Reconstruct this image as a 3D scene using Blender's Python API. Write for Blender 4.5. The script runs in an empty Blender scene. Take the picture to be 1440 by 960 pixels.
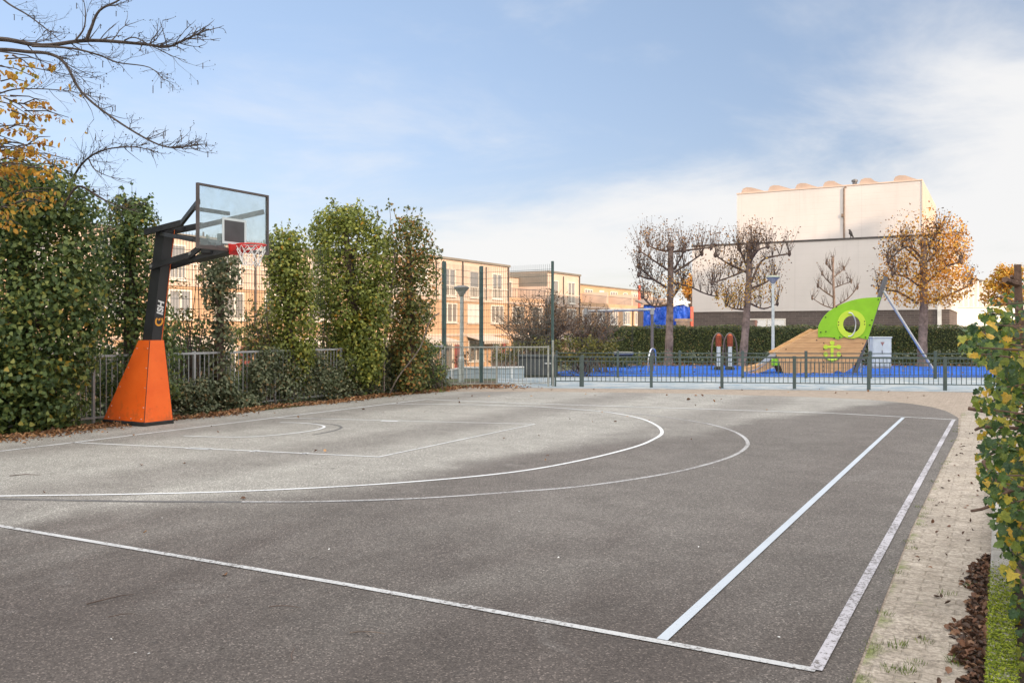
import bpy, math, random
import numpy as np
from mathutils import Vector, Matrix

SC = bpy.context.scene
COL = SC.collection
PI = math.pi
F, H, U0, V0 = 1229.0, 1.667, 720.0, 464.0        # focal length in photo pixels, eye height, principal column, horizon row
CT, ST = 0.8738, 0.4863                            # court axes: n = (CT,-ST) across, m = (ST,CT) along the side line
THETA = -math.atan2(ST, CT)
rnd = random.Random(7)
nprnd = np.random.default_rng(7)

def gp(u, v, z=0.0):
    Y = F*(H-z)/(v-V0)
    return Vector(((u-U0)/F*Y, Y, z))
def pp(u, v, Y):
    return Vector(((u-U0)/F*Y, Y, H+(V0-v)/F*Y))
def C(n, m, z=0.0):
    return Vector((n*CT+m*ST, -n*ST+m*CT, z))
def NM(p):
    return (p[0]*CT-p[1]*ST, p[0]*ST+p[1]*CT)
def gnm(u, v):
    return NM(gp(u, v))

# ------------------------------------------------------------------ materials
def lin(r, g, b):
    f = lambda c: (c/255/12.92) if c/255 <= 0.04045 else ((c/255+0.055)/1.055)**2.4
    return (f(r), f(g), f(b))

class NT:
    def __init__(s, name):
        s.mat = bpy.data.materials.new(name); s.mat.use_nodes = True
        s.t = s.mat.node_tree; s.t.nodes.clear()
        s.out = s.t.nodes.new('ShaderNodeOutputMaterial')
    def n(s, typ, **kw):
        x = s.t.nodes.new(typ)
        for k, v in kw.items(): setattr(x, k, v)
        return x
    def l(s, a, b): s.t.links.new(a, b)
    def pos(s):
        return s.n('ShaderNodeNewGeometry').outputs['Position']
    def obj(s):
        return s.n('ShaderNodeTexCoord').outputs['Object']
    def noise(s, scale, detail=4, vec=None, rough=0.55, out='Fac', dist=0.0):
        x = s.n('ShaderNodeTexNoise'); x.inputs['Scale'].default_value = scale
        x.inputs['Detail'].default_value = detail; x.inputs['Roughness'].default_value = rough
        x.inputs['Distortion'].default_value = dist
        s.l(vec if vec is not None else s.pos(), x.inputs['Vector'])
        return x.outputs[out]
    def ramp(s, fac, stops, interp='LINEAR'):
        x = s.n('ShaderNodeValToRGB'); e = x.color_ramp; e.interpolation = interp
        while len(e.elements) < len(stops): e.elements.new(0.5)
        for el, (p, c) in zip(e.elements, stops):
            el.position = p; el.color = (*c, 1) if len(c) == 3 else c
        s.l(fac, x.inputs['Fac']); return x.outputs['Color']
    def rng(s, fac, a, b, c=0.0, d=1.0, smooth=False):
        x = s.n('ShaderNodeMapRange'); x.clamp = True
        if smooth: x.interpolation_type = 'SMOOTHSTEP'
        for k, v in zip(('From Min', 'From Max', 'To Min', 'To Max'), (a, b, c, d)): x.inputs[k].default_value = v
        s.l(fac, x.inputs['Value']); return x.outputs['Result']
    def math(s, op, a, b=0.0, c=None):
        x = s.n('ShaderNodeMath', operation=op)
        for i, v in enumerate((a, b) if c is None else (a, b, c)):
            if isinstance(v, (int, float)): x.inputs[i].default_value = v
            else: s.l(v, x.inputs[i])
        return x.outputs[0]
    def mix(s, fac, a, b, blend='MIX'):
        x = s.n('ShaderNodeMixRGB', blend_type=blend)
        for i, v in zip(('Fac', 'Color1', 'Color2'), (fac, a, b)):
            if isinstance(v, (int, float)): x.inputs[i].default_value = v
            elif isinstance(v, tuple): x.inputs[i].default_value = (*v, 1)
            else: s.l(v, x.inputs[i])
        return x.outputs['Color']
    def bump(s, h, strength=0.3, dist=0.01):
        x = s.n('ShaderNodeBump'); x.inputs['Strength'].default_value = strength; x.inputs['Distance'].default_value = dist
        s.l(h, x.inputs['Height']); return x.outputs['Normal']
    def bsdf(s, color, rough=0.8, metal=0.0, normal=None, spec=0.5, trans=0.0):
        b = s.n('ShaderNodeBsdfPrincipled')
        if isinstance(color, tuple): b.inputs['Base Color'].default_value = (*color, 1)
        else: s.l(color, b.inputs['Base Color'])
        if isinstance(rough, (int, float)): b.inputs['Roughness'].default_value = rough
        else: s.l(rough, b.inputs['Roughness'])
        b.inputs['Metallic'].default_value = metal
        b.inputs['Specular IOR Level'].default_value = spec
        if normal is not None: s.l(normal, b.inputs['Normal'])
        if trans > 0:
            t = s.n('ShaderNodeBsdfTranslucent')
            if isinstance(color, tuple): t.inputs['Color'].default_value = (*color, 1)
            else: s.l(color, t.inputs['Color'])
            m = s.n('ShaderNodeMixShader'); m.inputs[0].default_value = trans
            s.l(b.outputs[0], m.inputs[1]); s.l(t.outputs[0], m.inputs[2])
            s.l(m.outputs[0], s.out.inputs['Surface'])
        else:
            s.l(b.outputs[0], s.out.inputs['Surface'])
        return s.mat

def plain(name, col, rough=0.6, metal=0.0, var=0.15, scale=6.0, bump=0.0, spec=0.5, fine=0.0):
    m = NT(name)
    f = m.noise(scale, 5)
    lo = tuple(c*(1-var) for c in col); hi = tuple(min(1, c*(1+var)) for c in col)
    c = m.ramp(f, [(0.3, lo), (0.7, hi)])
    if fine:
        g = m.noise(scale*14, 3)
        c = m.mix(fine, c, m.ramp(g, [(0.35, tuple(x*0.5 for x in col)), (0.6, hi)]))
    nrm = m.bump(m.noise(scale*8, 4), bump, 0.01) if bump else None
    return m.bsdf(c, rough, metal, nrm, spec)

def leafmat(name, stops, rough=0.5, trans=0.25, spec=0.4, mottle=None):
    m = NT(name)
    r = m.n('ShaderNodeNewGeometry').outputs['Random Per Island']
    c = m.ramp(r, stops)
    c2 = m.mix(0.35, c, m.ramp(m.noise(1.6, 2), [(0.35, (0.45, 0.5, 0.45)), (0.65, (1.25, 1.2, 1.0))]), 'MULTIPLY')
    nrm = None
    if mottle:
        mf = m.noise(mottle[0], 4, None, 0.65)
        c2 = m.mix(0.75, c2, m.ramp(mf, [(0.3, mottle[1]), (0.7, mottle[2])]), 'MULTIPLY'); nrm = m.bump(mf, 0.8, 0.02)
    return m.bsdf(c2, rough, 0, nrm, spec, trans)

def barkmat(name, a, b, scale=9):
    m = NT(name)
    f = m.noise(scale, 6, rough=0.65, dist=0.4)
    return m.bsdf(m.ramp(f, [(0.32, a), (0.62, b)]), 0.9, 0, m.bump(f, 0.5, 0.02))

M = {}
M['galv'] = plain('galvanised_steel', (0.36, 0.37, 0.38), 0.5, 0.35, 0.2, 5)
M['galv_old'] = plain('weathered_steel', (0.33, 0.34, 0.31), 0.6, 0.25, 0.25, 6)
M['green_steel'] = plain('dark_green_steel', (0.045, 0.085, 0.08), 0.5, 0.0, 0.25, 4)
M['fence_green'] = plain('grey_green_steel', (0.06, 0.085, 0.08), 0.5, 0.0, 0.2, 4)
M['wire'] = plain('green_wire', (0.05, 0.075, 0.07), 0.5, 0.0, 0.2, 4)
M['black_steel'] = plain('black_powdercoat', (0.028, 0.029, 0.033), 0.45, 0.0, 0.25, 3)
M['frame_steel'] = plain('dark_frame_steel', (0.085, 0.07, 0.068), 0.45, 0.0, 0.25, 5)
M['rubber'] = plain('black_rubber', (0.02, 0.02, 0.02), 0.8, 0, 0.2)
def _pad():
    m = NT('orange_vinyl'); o = m.obj(); sx = m.n('ShaderNodeSeparateXYZ'); m.l(o, sx.inputs[0])
    c = m.ramp(m.noise(2.2, 5, o), [(0.3, (0.86, 0.125, 0.012)), (0.7, (0.97, 0.17, 0.022))])
    grime = m.math('ADD', m.noise(7, 6, o, 0.7), m.rng(sx.outputs['Z'], 0.08, 0.45, 0.16, 0.0))
    c = m.mix(m.rng(grime, 0.58, 0.78, 0, 0.45), c, (0.30, 0.085, 0.03))
    sc_ = m.n('ShaderNodeMapping'); sc_.inputs['Scale'].default_value = (3, 3, 30); m.l(o, sc_.inputs['Vector'])
    c = m.mix(m.rng(m.noise(1.5, 4, sc_.outputs[0], 0.7), 0.64, 0.74, 0, 0.3), c, (0.8, 0.4, 0.25))
    return m.bsdf(c, 0.42, 0, m.bump(m.noise(1.8, 3, o), 0.25, 0.03), 0.4)
M['orange_pad'] = _pad()
M['rim_red'] = plain('red_rim_paint', (0.62, 0.035, 0.03), 0.45, 0, 0.12, 8)
M['net'] = plain('white_net_cord', (0.78, 0.78, 0.76), 0.8, 0, 0.1)
M['white'] = plain('white_paint', (0.78, 0.78, 0.77), 0.5, 0, 0.06)
M['white_dirty'] = plain('weathered_white_paint', (0.6, 0.61, 0.6), 0.55, 0, 0.18, 3)
M['logo_white'] = plain('logo_white', (0.8, 0.8, 0.8), 0.5, 0, 0.05)
M['logo_orange'] = plain('logo_orange', (0.8, 0.35, 0.05), 0.5, 0, 0.05)
M['lime'] = plain('lime_green_panel', (0.24, 0.50, 0.02), 0.45, 0, 0.08, 3)
M['lime_pale'] = plain('yellow_green_panel', (0.50, 0.66, 0.05), 0.45, 0, 0.06, 3)
M['steel'] = plain('brushed_stainless', (0.62, 0.63, 0.64), 0.3, 0.8, 0.1, 8)
M['mast'] = plain('dark_grey_mast', (0.11, 0.11, 0.115), 0.5, 0, 0.15, 5)
M['cabinet'] = plain('pale_grey_cabinet', (0.56, 0.61, 0.59), 0.5, 0, 0.1, 3)
M['grey_post'] = plain('brown_grey_post', (0.13, 0.115, 0.11), 0.55, 0, 0.2, 5)
M['soil'] = plain('dark_soil', (0.06, 0.045, 0.032), 0.95, 0, 0.4, 5, 0.6)
M['tarp'] = NT('blue_tarpaulin').mat
def _tarp():
    m = NT('blue_tarp')
    f = m.noise(1.2, 5, dist=1.2)
    return m.bsdf(m.ramp(f, [(0.3, (0.006, 0.05, 0.38)), (0.7, (0.015, 0.11, 0.62))]), 0.45, 0, m.bump(f, 1.0, 0.25))
M['tarp'] = _tarp()
M['brown_panel'] = plain('brown_board', (0.22, 0.17, 0.14), 0.8, 0, 0.2, 4)
M['red_panel'] = plain('faded_red_board', (0.5, 0.12, 0.08), 0.7, 0, 0.2, 4)
M['gravel_pale'] = None

def _wood():
    m = NT('larch_boards')
    mp = m.n('ShaderNodeMapping'); mp.inputs['Scale'].default_value = (1.2, 1.2, 9.0)
    m.l(m.obj(), mp.inputs['Vector'])
    f = m.noise(2.0, 5, mp.outputs[0], 0.6, dist=0.5)
    w = m.n('ShaderNodeTexWave', wave_type='BANDS', bands_direction='Z'); w.inputs['Scale'].default_value = 1.6
    m.l(m.obj(), w.inputs['Vector'])
    c = m.ramp(f, [(0.3, (0.46, 0.25, 0.105)), (0.7, (0.64, 0.38, 0.17))])
    c = m.mix(m.rng(w.outputs['Fac'], 0.0, 0.05, 0.4, 0.0), c, (0.16, 0.07, 0.03))
    return m.bsdf(c, 0.7, 0, m.bump(f, 0.15, 0.01))
M['wood'] = _wood()

def _asphalt():
    m = NT('worn_asphalt')
    o = m.obj()
    sx = m.n('ShaderNodeSeparateXYZ'); m.l(o, sx.inputs[0])
    big = m.noise(0.35, 4, o, 0.55)
    mid = m.noise(2.2, 5, o, 0.6)
    # paler and greyer on the basket side, darker on the other (new masks the dark side)
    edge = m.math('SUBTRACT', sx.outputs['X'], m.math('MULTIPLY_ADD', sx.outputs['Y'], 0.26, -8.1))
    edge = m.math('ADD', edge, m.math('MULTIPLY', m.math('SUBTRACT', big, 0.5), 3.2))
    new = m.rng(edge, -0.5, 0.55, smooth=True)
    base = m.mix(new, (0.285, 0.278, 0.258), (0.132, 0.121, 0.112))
    # lane seams left by the paver, drifting a little
    w = m.n('ShaderNodeTexWave', wave_type='BANDS', bands_direction='X'); w.inputs['Scale'].default_value = 0.095
    w.inputs['Distortion'].default_value = 1.6; w.inputs['Detail'].default_value = 3; w.inputs['Detail Scale'].default_value = 0.6
    m.l(o, w.inputs['Vector'])
    base = m.mix(m.rng(w.outputs['Fac'], 0.5, 0.95, 0.0, 0.42), base, (0.11, 0.097, 0.09))
    # shade painted into the colour, deepening towards the near end in ragged patches
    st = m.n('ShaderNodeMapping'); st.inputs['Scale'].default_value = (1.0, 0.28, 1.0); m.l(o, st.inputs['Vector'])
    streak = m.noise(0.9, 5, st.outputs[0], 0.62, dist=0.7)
    near_shade = m.math('ADD', m.math('MULTIPLY', sx.outputs['Y'], -0.16), m.math('MULTIPLY_ADD', streak, 1.5, 0.42))
    near_shade = m.math('ADD', near_shade, m.math('MULTIPLY', sx.outputs['X'], 0.035))
    base = m.mix(m.rng(near_shade, -0.1, 0.65, 0.0, 0.74, True), base, (0.064, 0.052, 0.047))
    base = m.mix(0.5, base, m.ramp(big, [(0.3, (0.72, 0.71, 0.70)), (0.7, (1.2, 1.2, 1.2))]), 'MULTIPLY')
    base = m.mix(0.55, base, m.ramp(mid, [(0.3, (0.74, 0.73, 0.72)), (0.7, (1.22, 1.22, 1.22))]), 'MULTIPLY')
    scuff = m.noise(0.9, 5, o, 0.6, dist=1.5)
    base = m.mix(m.rng(scuff, 0.60, 0.80, 0, 0.4), base, (0.24, 0.23, 0.22))
    spot = m.noise(5.5, 2, o, 0.5)
    base = m.mix(m.rng(spot, 0.70, 0.76, 0, 0.45), base, (0.05, 0.045, 0.042))
    g = m.n('ShaderNodeTexVoronoi'); g.inputs['Scale'].default_value = 115; m.l(o, g.inputs['Vector'])
    gs = m.n('ShaderNodeSeparateXYZ'); m.l(g.outputs['Color'], gs.inputs[0])
    grain = m.ramp(gs.outputs['X'], [(0.0, (0.22, 0.2, 0.2)), (0.3, (0.7, 0.69, 0.68)), (0.6, (1.0, 1.0, 1.0)), (0.88, (1.45, 1.45, 1.43)), (1.0, (3.3, 3.3, 3.25))])
    base = m.mix(0.6, base, grain, 'MULTIPLY')
    hn = m.noise(170, 3, o)
    return m.bsdf(base, 0.82, 0, m.bump(m.math('ADD', hn, g.outputs['Distance']), 0.4, 0.005), 0.35)
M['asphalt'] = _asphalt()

def _line(name, col, wear, under=(0.12, 0.11, 0.105)):
    m = NT(name)
    o = m.obj()
    f = m.noise(38, 6, o, 0.75)
    b = m.noise(1.3, 3, o)
    t = m.math('ADD', f, m.math('MULTIPLY', m.math('SUBTRACT', b, 0.5), 0.35))
    k = m.rng(t, wear-0.05, wear+0.05)
    return m.bsdf(m.mix(k, under, m.mix(0.3, col, m.ramp(b, [(0.3, (0.7, 0.7, 0.7)), (0.7, (1.1, 1.1, 1.1))]), 'MULTIPLY')), 0.7)
M['line'] = _line('white_line_paint', (0.66, 0.68, 0.70), 0.38)
M['line_fresh'] = _line('fresh_white_line_paint', (0.43, 0.48, 0.54), 0.33)
M['line_near'] = _line('scuffed_white_line_paint', (0.46, 0.47, 0.48), 0.43)
M['line_worn'] = _line('worn_white_line_paint', (0.44, 0.43, 0.47), 0.46)
M['line_faint'] = _line('faint_line_paint', (0.42, 0.42, 0.43), 0.48, (0.17, 0.16, 0.15))
M['line_dark'] = _line('blacked_out_line', (0.10, 0.098, 0.10), 0.42, (0.2, 0.19, 0.18))

def _paving(name, a, b, mortar, moss, scale):
    m = NT(name)
    o = m.obj()
    wob = m.n('ShaderNodeVectorMath', operation='ADD'); m.l(o, wob.inputs[0])
    sc = m.n('ShaderNodeVectorMath', operation='SCALE'); sc.inputs['Scale'].default_value = 0.02
    m.l(m.noise(6, 2, o, out='Color'), sc.inputs[0]); m.l(sc.outputs[0], wob.inputs[1])
    br = m.n('ShaderNodeTexBrick'); br.offset = 0.5
    br.inputs['Scale'].default_value = scale; br.inputs['Mortar Size'].default_value = 0.018
    br.inputs['Mortar Smooth'].default_value = 0.7; br.inputs['Brick Width'].default_value = 0.55; br.inputs['Row Height'].default_value = 0.27
    br.inputs['Color1'].default_value = (*a, 1); br.inputs['Color2'].default_value = (*b, 1); br.inputs['Mortar'].default_value = (*mortar, 1)
    m.l(wob.outputs[0], br.inputs['Vector'])
    big = m.noise(1.3, 5, o, 0.65, dist=0.6)
    fine = m.noise(45, 4, o, 0.7)
    sand = m.mix(m.rng(big, 0.42, 0.62, 0.25, 0.85), br.outputs['Color'], m.ramp(fine, [(0.3, tuple(c*0.55 for c in a)), (0.7, tuple(c*1.15 for c in a))]))
    c = m.mix(m.rng(m.noise(0.8, 4, o, 0.6), 0.42, 0.66, 0, 0.5), sand, tuple(x*0.55 for x in a)) if moss else sand
    c = m.mix(0.55, c, m.ramp(fine, [(0.32, (0.42, 0.4, 0.38)), (0.68, (1.35, 1.35, 1.33))]), 'MULTIPLY')
    c = m.mix(0.6, c, m.ramp(m.noise(4.5, 5, o, 0.7), [(0.3, (0.6, 0.57, 0.53)), (0.7, (1.22, 1.22, 1.22))]), 'MULTIPLY')
    if moss:
        sx = m.n('ShaderNodeSeparateXYZ'); m.l(o, sx.inputs[0])
        e = m.rng(sx.outputs['X'], -0.61, -0.50, 0.5, 0.0)
        near = m.rng(sx.outputs['Y'], 4.0, 6.2, 0.13, -0.05)
        mk = m.math('ADD', m.math('ADD', m.noise(3.2, 5, o, 0.7), m.math('MULTIPLY', e, 0.42)), near)
        c = m.mix(m.rng(mk, 0.62, 0.80, 0, 0.7), c, m.ramp(fine, [(0.3, (0.05, 0.075, 0.012)), (0.7, (0.19, 0.24, 0.04))]))
    h = m.math('ADD', m.math('MULTIPLY', fine, 0.5), m.math('SUBTRACT', 1.0, br.outputs['Fac']))
    return m.bsdf(c, 0.92, 0, m.bump(h, 0.55, 0.012), 0.25)
M['paving'] = _paving('beige_brick_paving', (0.40, 0.34, 0.285), (0.33, 0.28, 0.235), (0.2, 0.165, 0.135), False, 2.6)
M['strip'] = _paving('mossy_brick_path', (0.45, 0.40, 0.345), (0.40, 0.355, 0.30), (0.29, 0.255, 0.205), True, 2.6)

def _ground():
    m = NT('rough_ground')
    a = m.noise(0.7, 6, None, 0.6); b = m.noise(9, 5, None, 0.7)
    c = m.mix(m.rng(a, 0.4, 0.6), (0.085, 0.07, 0.05), (0.075, 0.095, 0.03))
    c = m.mix(0.6, c, m.ramp(b, [(0.3, (0.5, 0.5, 0.5)), (0.7, (1.5, 1.4, 1.3))]), 'MULTIPLY')
    return m.bsdf(c, 0.95, 0, m.bump(b, 0.6, 0.03))
M['ground'] = _ground()

def _blue():
    m = NT('blue_rubber_surface')
    a = m.noise(1.1, 4); b = m.noise(60, 3)
    c = m.mix(m.rng(a, 0.3, 0.7), (0.012, 0.075, 0.40), (0.022, 0.14, 0.58))
    c = m.mix(m.rng(m.noise(0.45, 5, None, 0.65), 0.52, 0.7, 0, 0.45), c, (0.10, 0.20, 0.46))
    c = m.mix(0.4, c, m.ramp(b, [(0.35, (0.6, 0.6, 0.6)), (0.65, (1.3, 1.3, 1.3))]), 'MULTIPLY')
    return m.bsdf(c, 0.85, 0, m.bump(b, 0.2, 0.005), 0.2)
M['blue'] = _blue()

def _pale():
    m = NT('pale_blue_chippings')
    a = m.noise(1.6, 5, None, 0.65, dist=0.5); b = m.noise(28, 4, None, 0.7)
    c = m.mix(m.rng(a, 0.35, 0.65), (0.20, 0.27, 0.33), (0.42, 0.44, 0.44))
    c = m.mix(0.5, c, m.ramp(b, [(0.35, (0.55, 0.55, 0.55)), (0.6, (1.15, 1.15, 1.15))]), 'MULTIPLY')
    return m.bsdf(c, 0.9, 0, m.bump(b, 0.5, 0.02))
M['pale'] = _pale()

def _brick(name, a, b, mortar, scale=3.0, tint=0.35):
    m = NT(name)
    o = m.obj()
    # brick courses on upright faces: use (x+y, z)
    sx = m.n('ShaderNodeSeparateXYZ'); m.l(o, sx.inputs[0])
    cx = m.n('ShaderNodeCombineXYZ'); m.l(m.math('ADD', sx.outputs['X'], sx.outputs['Y']), cx.inputs['X']); m.l(sx.outputs['Z'], cx.inputs['Y'])
    br = m.n('ShaderNodeTexBrick'); br.inputs['Scale'].default_value = scale
    br.inputs['Mortar Size'].default_value = 0.014; br.inputs['Brick Width'].default_value = 0.66; br.inputs['Row Height'].default_value = 0.22
    br.inputs['Color1'].default_value = (*a, 1); br.inputs['Color2'].default_value = (*b, 1); br.inputs['Mortar'].default_value = (*mortar, 1)
    m.l(cx.outputs[0], br.inputs['Vector'])
    f = m.noise(0.8, 5, o, 0.6)
    c = m.mix(tint, br.outputs['Color'], m.ramp(f, [(0.3, (0.7, 0.7, 0.7)), (0.7, (1.2, 1.2, 1.2))]), 'MULTIPLY')
    return m.bsdf(c, 0.9, 0, m.bump(m.math('SUBTRACT', 1.0, br.outputs['Fac']), 0.3, 0.01), 0.2)
M['house_brick'] = _brick('orange_brick', (0.53, 0.345, 0.215), (0.48, 0.31, 0.195), (0.48, 0.35, 0.25))
M['hall_brick'] = _brick('grey_brown_brick', (0.125, 0.10, 0.092), (0.095, 0.078, 0.073), (0.17, 0.15, 0.14), 1.5)
M['cladding'] = plain('pale_pink_cladding', (0.56, 0.43, 0.35), 0.7, 0, 0.08, 0.8)
M['cladding_grey'] = plain('grey_brown_cladding', (0.19, 0.17, 0.145), 0.7, 0, 0.12, 0.8)
M['frame_white'] = plain('white_window_frame', (0.66, 0.62, 0.56), 0.5, 0, 0.06)
M['awning'] = plain('cream_awning_cloth', (0.48, 0.42, 0.36), 0.8, 0, 0.12, 2)
M['shutter'] = plain('pale_roller_shutter', (0.62, 0.60, 0.57), 0.6, 0, 0.08, 2)
M['rooflight'] = plain('tan_rooflight', (0.40, 0.30, 0.24), 0.6, 0, 0.1, 2)  # tan tone stands in for the shade on their front ends
M['roofing'] = plain('dark_roofing', (0.07, 0.062, 0.06), 0.8, 0, 0.2, 2)
M['door_red'] = plain('dull_red_door', (0.22, 0.06, 0.05), 0.6, 0, 0.2, 2)
M['timber'] = plain('weathered_garden_timber', (0.20, 0.145, 0.11), 0.85, 0, 0.3, 3)
M['concrete'] = plain('pale_concrete', (0.33, 0.315, 0.29), 0.9, 0, 0.3, 5, 0.35, 0.3, 0.3)
M['lowwall'] = plain('blue_grey_rendered_wall', (0.36, 0.43, 0.48), 0.8, 0, 0.14, 2)
M['lampglass'] = plain('lamp_cover_dirty', (0.40, 0.40, 0.37), 0.45, 0, 0.2, 5)
M['lamp_pole'] = plain('pale_lamp_pole', (0.50, 0.54, 0.52), 0.5, 0.1, 0.12, 5)

def _hallpanel():
    m = NT('white_profiled_cladding')
    o = m.obj()
    sx = m.n('ShaderNodeSeparateXYZ'); m.l(o, sx.inputs[0])
    fr = m.math('FRACT', m.math('MULTIPLY', sx.outputs['Z'], 2.6))
    seam = m.rng(m.math('ABSOLUTE', m.math('SUBTRACT', fr, 0.5)), 0.42, 0.5)
    f = m.noise(0.35, 5, o, 0.6)
    stv = m.n('ShaderNodeMapping'); stv.inputs['Scale'].default_value = (2.2, 2.2, 0.18); m.l(o, stv.inputs['Vector'])
    c = m.mix(0.5, (0.56, 0.525, 0.505), m.ramp(f, [(0.3, (0.86, 0.86, 0.86)), (0.7, (1.1, 1.1, 1.1))]), 'MULTIPLY')
    c = m.mix(m.rng(m.noise(1.0, 5, stv.outputs[0], 0.65), 0.55, 0.8, 0, 0.22), c, (0.36, 0.33, 0.31))
    vj = m.math('FRACT', m.math('MULTIPLY', sx.outputs['X'], 0.26)); c = m.mix(m.rng(vj, 0.0, 0.012, 0.3, 0.0), c, (0.3, 0.28, 0.27))
    c = m.mix(m.math('MULTIPLY', seam, 0.11), c, (0.42, 0.40, 0.39))
    return m.bsdf(c, 0.55, 0, m.bump(m.math('SUBTRACT', 1.0, seam), 0.15, 0.02))
M['hall_white'] = _hallpanel()

def _glass(name, tint, refl):
    m = NT(name)
    g = m.n('ShaderNodeBsdfGlossy'); g.inputs['Roughness'].default_value = 0.03
    d = m.n('ShaderNodeBsdfDiffuse'); d.inputs['Color'].default_value = (*tint, 1)
    mx = m.n('ShaderNodeMixShader'); mx.inputs[0].default_value = refl
    m.l(d.outputs[0], mx.inputs[1]); m.l(g.outputs[0], mx.inputs[2]); m.l(mx.outputs[0], m.out.inputs['Surface'])
    return m.mat
M['pane'] = _glass('window_glass', (0.22, 0.20, 0.18), 0.3)
def _clear():
    m = NT('scratched_acrylic_glass')
    t = m.n('ShaderNodeBsdfTransparent'); t.inputs['Color'].default_value = (0.93, 0.965, 0.965, 1)
    d = m.n('ShaderNodeBsdfDiffuse'); d.inputs['Color'].default_value = (0.55, 0.68, 0.70, 1)
    g = m.n('ShaderNodeBsdfGlossy'); g.inputs['Roughness'].default_value = 0.06
    f = m.noise(3.0, 5, None, 0.65, dist=0.8)
    a = m.n('ShaderNodeMixShader'); m.l(m.rng(f, 0.4, 0.75, 0.07, 0.30), a.inputs[0])
    m.l(t.outputs[0], a.inputs[1]); m.l(d.outputs[0], a.inputs[2])
    fr = m.n('ShaderNodeFresnel'); fr.inputs['IOR'].default_value = 1.35
    b = m.n('ShaderNodeMixShader'); m.l(fr.outputs[0], b.inputs[0])
    m.l(a.outputs[0], b.inputs[1]); m.l(g.outputs[0], b.inputs[2])
    m.l(b.outputs[0], m.out.inputs['Surface'])
    return m.mat
M['clear'] = _clear()

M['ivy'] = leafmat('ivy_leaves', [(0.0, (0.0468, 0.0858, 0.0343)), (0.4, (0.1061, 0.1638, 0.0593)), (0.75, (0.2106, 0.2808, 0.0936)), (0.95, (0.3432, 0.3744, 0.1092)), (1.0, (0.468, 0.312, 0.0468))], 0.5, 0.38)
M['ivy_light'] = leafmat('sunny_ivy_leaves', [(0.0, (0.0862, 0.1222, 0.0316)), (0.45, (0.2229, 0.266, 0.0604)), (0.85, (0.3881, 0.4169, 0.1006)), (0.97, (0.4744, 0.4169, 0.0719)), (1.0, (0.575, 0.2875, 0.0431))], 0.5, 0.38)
M['ivy_dry'] = leafmat('greyish_ivy_leaves', [(0.0, (0.0661, 0.0899, 0.0476)), (0.5, (0.1653, 0.1984, 0.1125)), (0.85, (0.2909, 0.3107, 0.1984)), (0.95, (0.238, 0.1587, 0.0794)), (1.0, (0.3703, 0.2645, 0.1058))], 0.5, 0.35)
M['ivy_autumn'] = leafmat('turning_ivy_leaves', [(0.0, (0.0719, 0.1035, 0.0345)), (0.5, (0.1869, 0.2156, 0.0646)), (0.78, (0.3162, 0.2875, 0.0935)), (0.88, (0.4025, 0.2156, 0.0719)), (1.0, (0.69, 0.3162, 0.1006))], 0.5, 0.36)
M['hedge'] = leafmat('clipped_hedge_leaves', [(0.0, (0.0344, 0.0552, 0.0166)), (0.5, (0.0828, 0.1104, 0.0276)), (0.9, (0.1448, 0.1588, 0.0414)), (1.0, (0.2484, 0.1656, 0.0552))], 0.5, 0.15)
M['shrub'] = leafmat('yellow_green_shrub', [(0.0, (0.05, 0.06, 0.015)), (0.5, (0.13, 0.13, 0.03)), (0.9, (0.22, 0.19, 0.04)), (1.0, (0.3, 0.22, 0.05))], 0.5, 0.25)
M['orange_leaf'] = leafmat('orange_autumn_leaves', [(0.0, (0.32, 0.13, 0.03)), (0.4, (0.64, 0.29, 0.045)), (0.75, (0.80, 0.43, 0.07)), (1.0, (0.84, 0.56, 0.12))], 0.5, 0.4)
M['brown_leaf'] = leafmat('withered_brown_leaves', [(0.0, (0.06, 0.036, 0.022)), (0.6, (0.15, 0.08, 0.04)), (0.9, (0.32, 0.16, 0.05)), (1.0, (0.4, 0.22, 0.05))], 0.6, 0.25)
M['yellow_leaf'] = leafmat('yellow_autumn_leaves', [(0.0, (0.35, 0.15, 0.03)), (0.4, (0.56, 0.29, 0.04)), (0.8, (0.68, 0.42, 0.07)), (1.0, (0.3, 0.3, 0.06))], 0.5, 0.35)
M['bush_leaf'] = leafmat('lobed_green_leaves', [(0.0, (0.035, 0.08, 0.04)), (0.35, (0.07, 0.135, 0.05)), (0.62, (0.13, 0.20, 0.05)), (0.80, (0.25, 0.30, 0.055)), (0.91, (0.46, 0.38, 0.06)), (1.0, (0.58, 0.36, 0.055))], 0.32, 0.34, mottle=(42, (0.5, 0.6, 0.45), (1.45, 1.3, 0.9)))
M['litter'] = leafmat('fallen_brown_leaves', [(0.0, (0.035, 0.022, 0.017)), (0.5, (0.095, 0.05, 0.032)), (0.85, (0.18, 0.085, 0.05)), (1.0, (0.32, 0.19, 0.12))], 0.55, 0.1)
M['litter_orange'] = leafmat('fallen_orange_leaves', [(0.0, (0.10, 0.05, 0.03)), (0.5, (0.27, 0.13, 0.06)), (0.85, (0.42, 0.22, 0.10)), (1.0, (0.55, 0.38, 0.22))], 0.6, 0.1)
M['mosstuft'] = leafmat('bright_moss', [(0.0, (0.07, 0.11, 0.01)), (0.5, (0.20, 0.26, 0.02)), (1.0, (0.38, 0.42, 0.04))], 0.8, 0.2)
M['grass'] = leafmat('grass_blades', [(0.0, (0.06, 0.11, 0.02)), (0.6, (0.15, 0.22, 0.04)), (1.0, (0.28, 0.3, 0.08))], 0.7, 0.25)
M['bark_dark'] = barkmat('dark_branch_bark', (0.035, 0.028, 0.025), (0.09, 0.07, 0.06))
M['bark_plane'] = barkmat('plane_tree_bark', (0.08, 0.056, 0.044), (0.25, 0.185, 0.15), 4)
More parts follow.
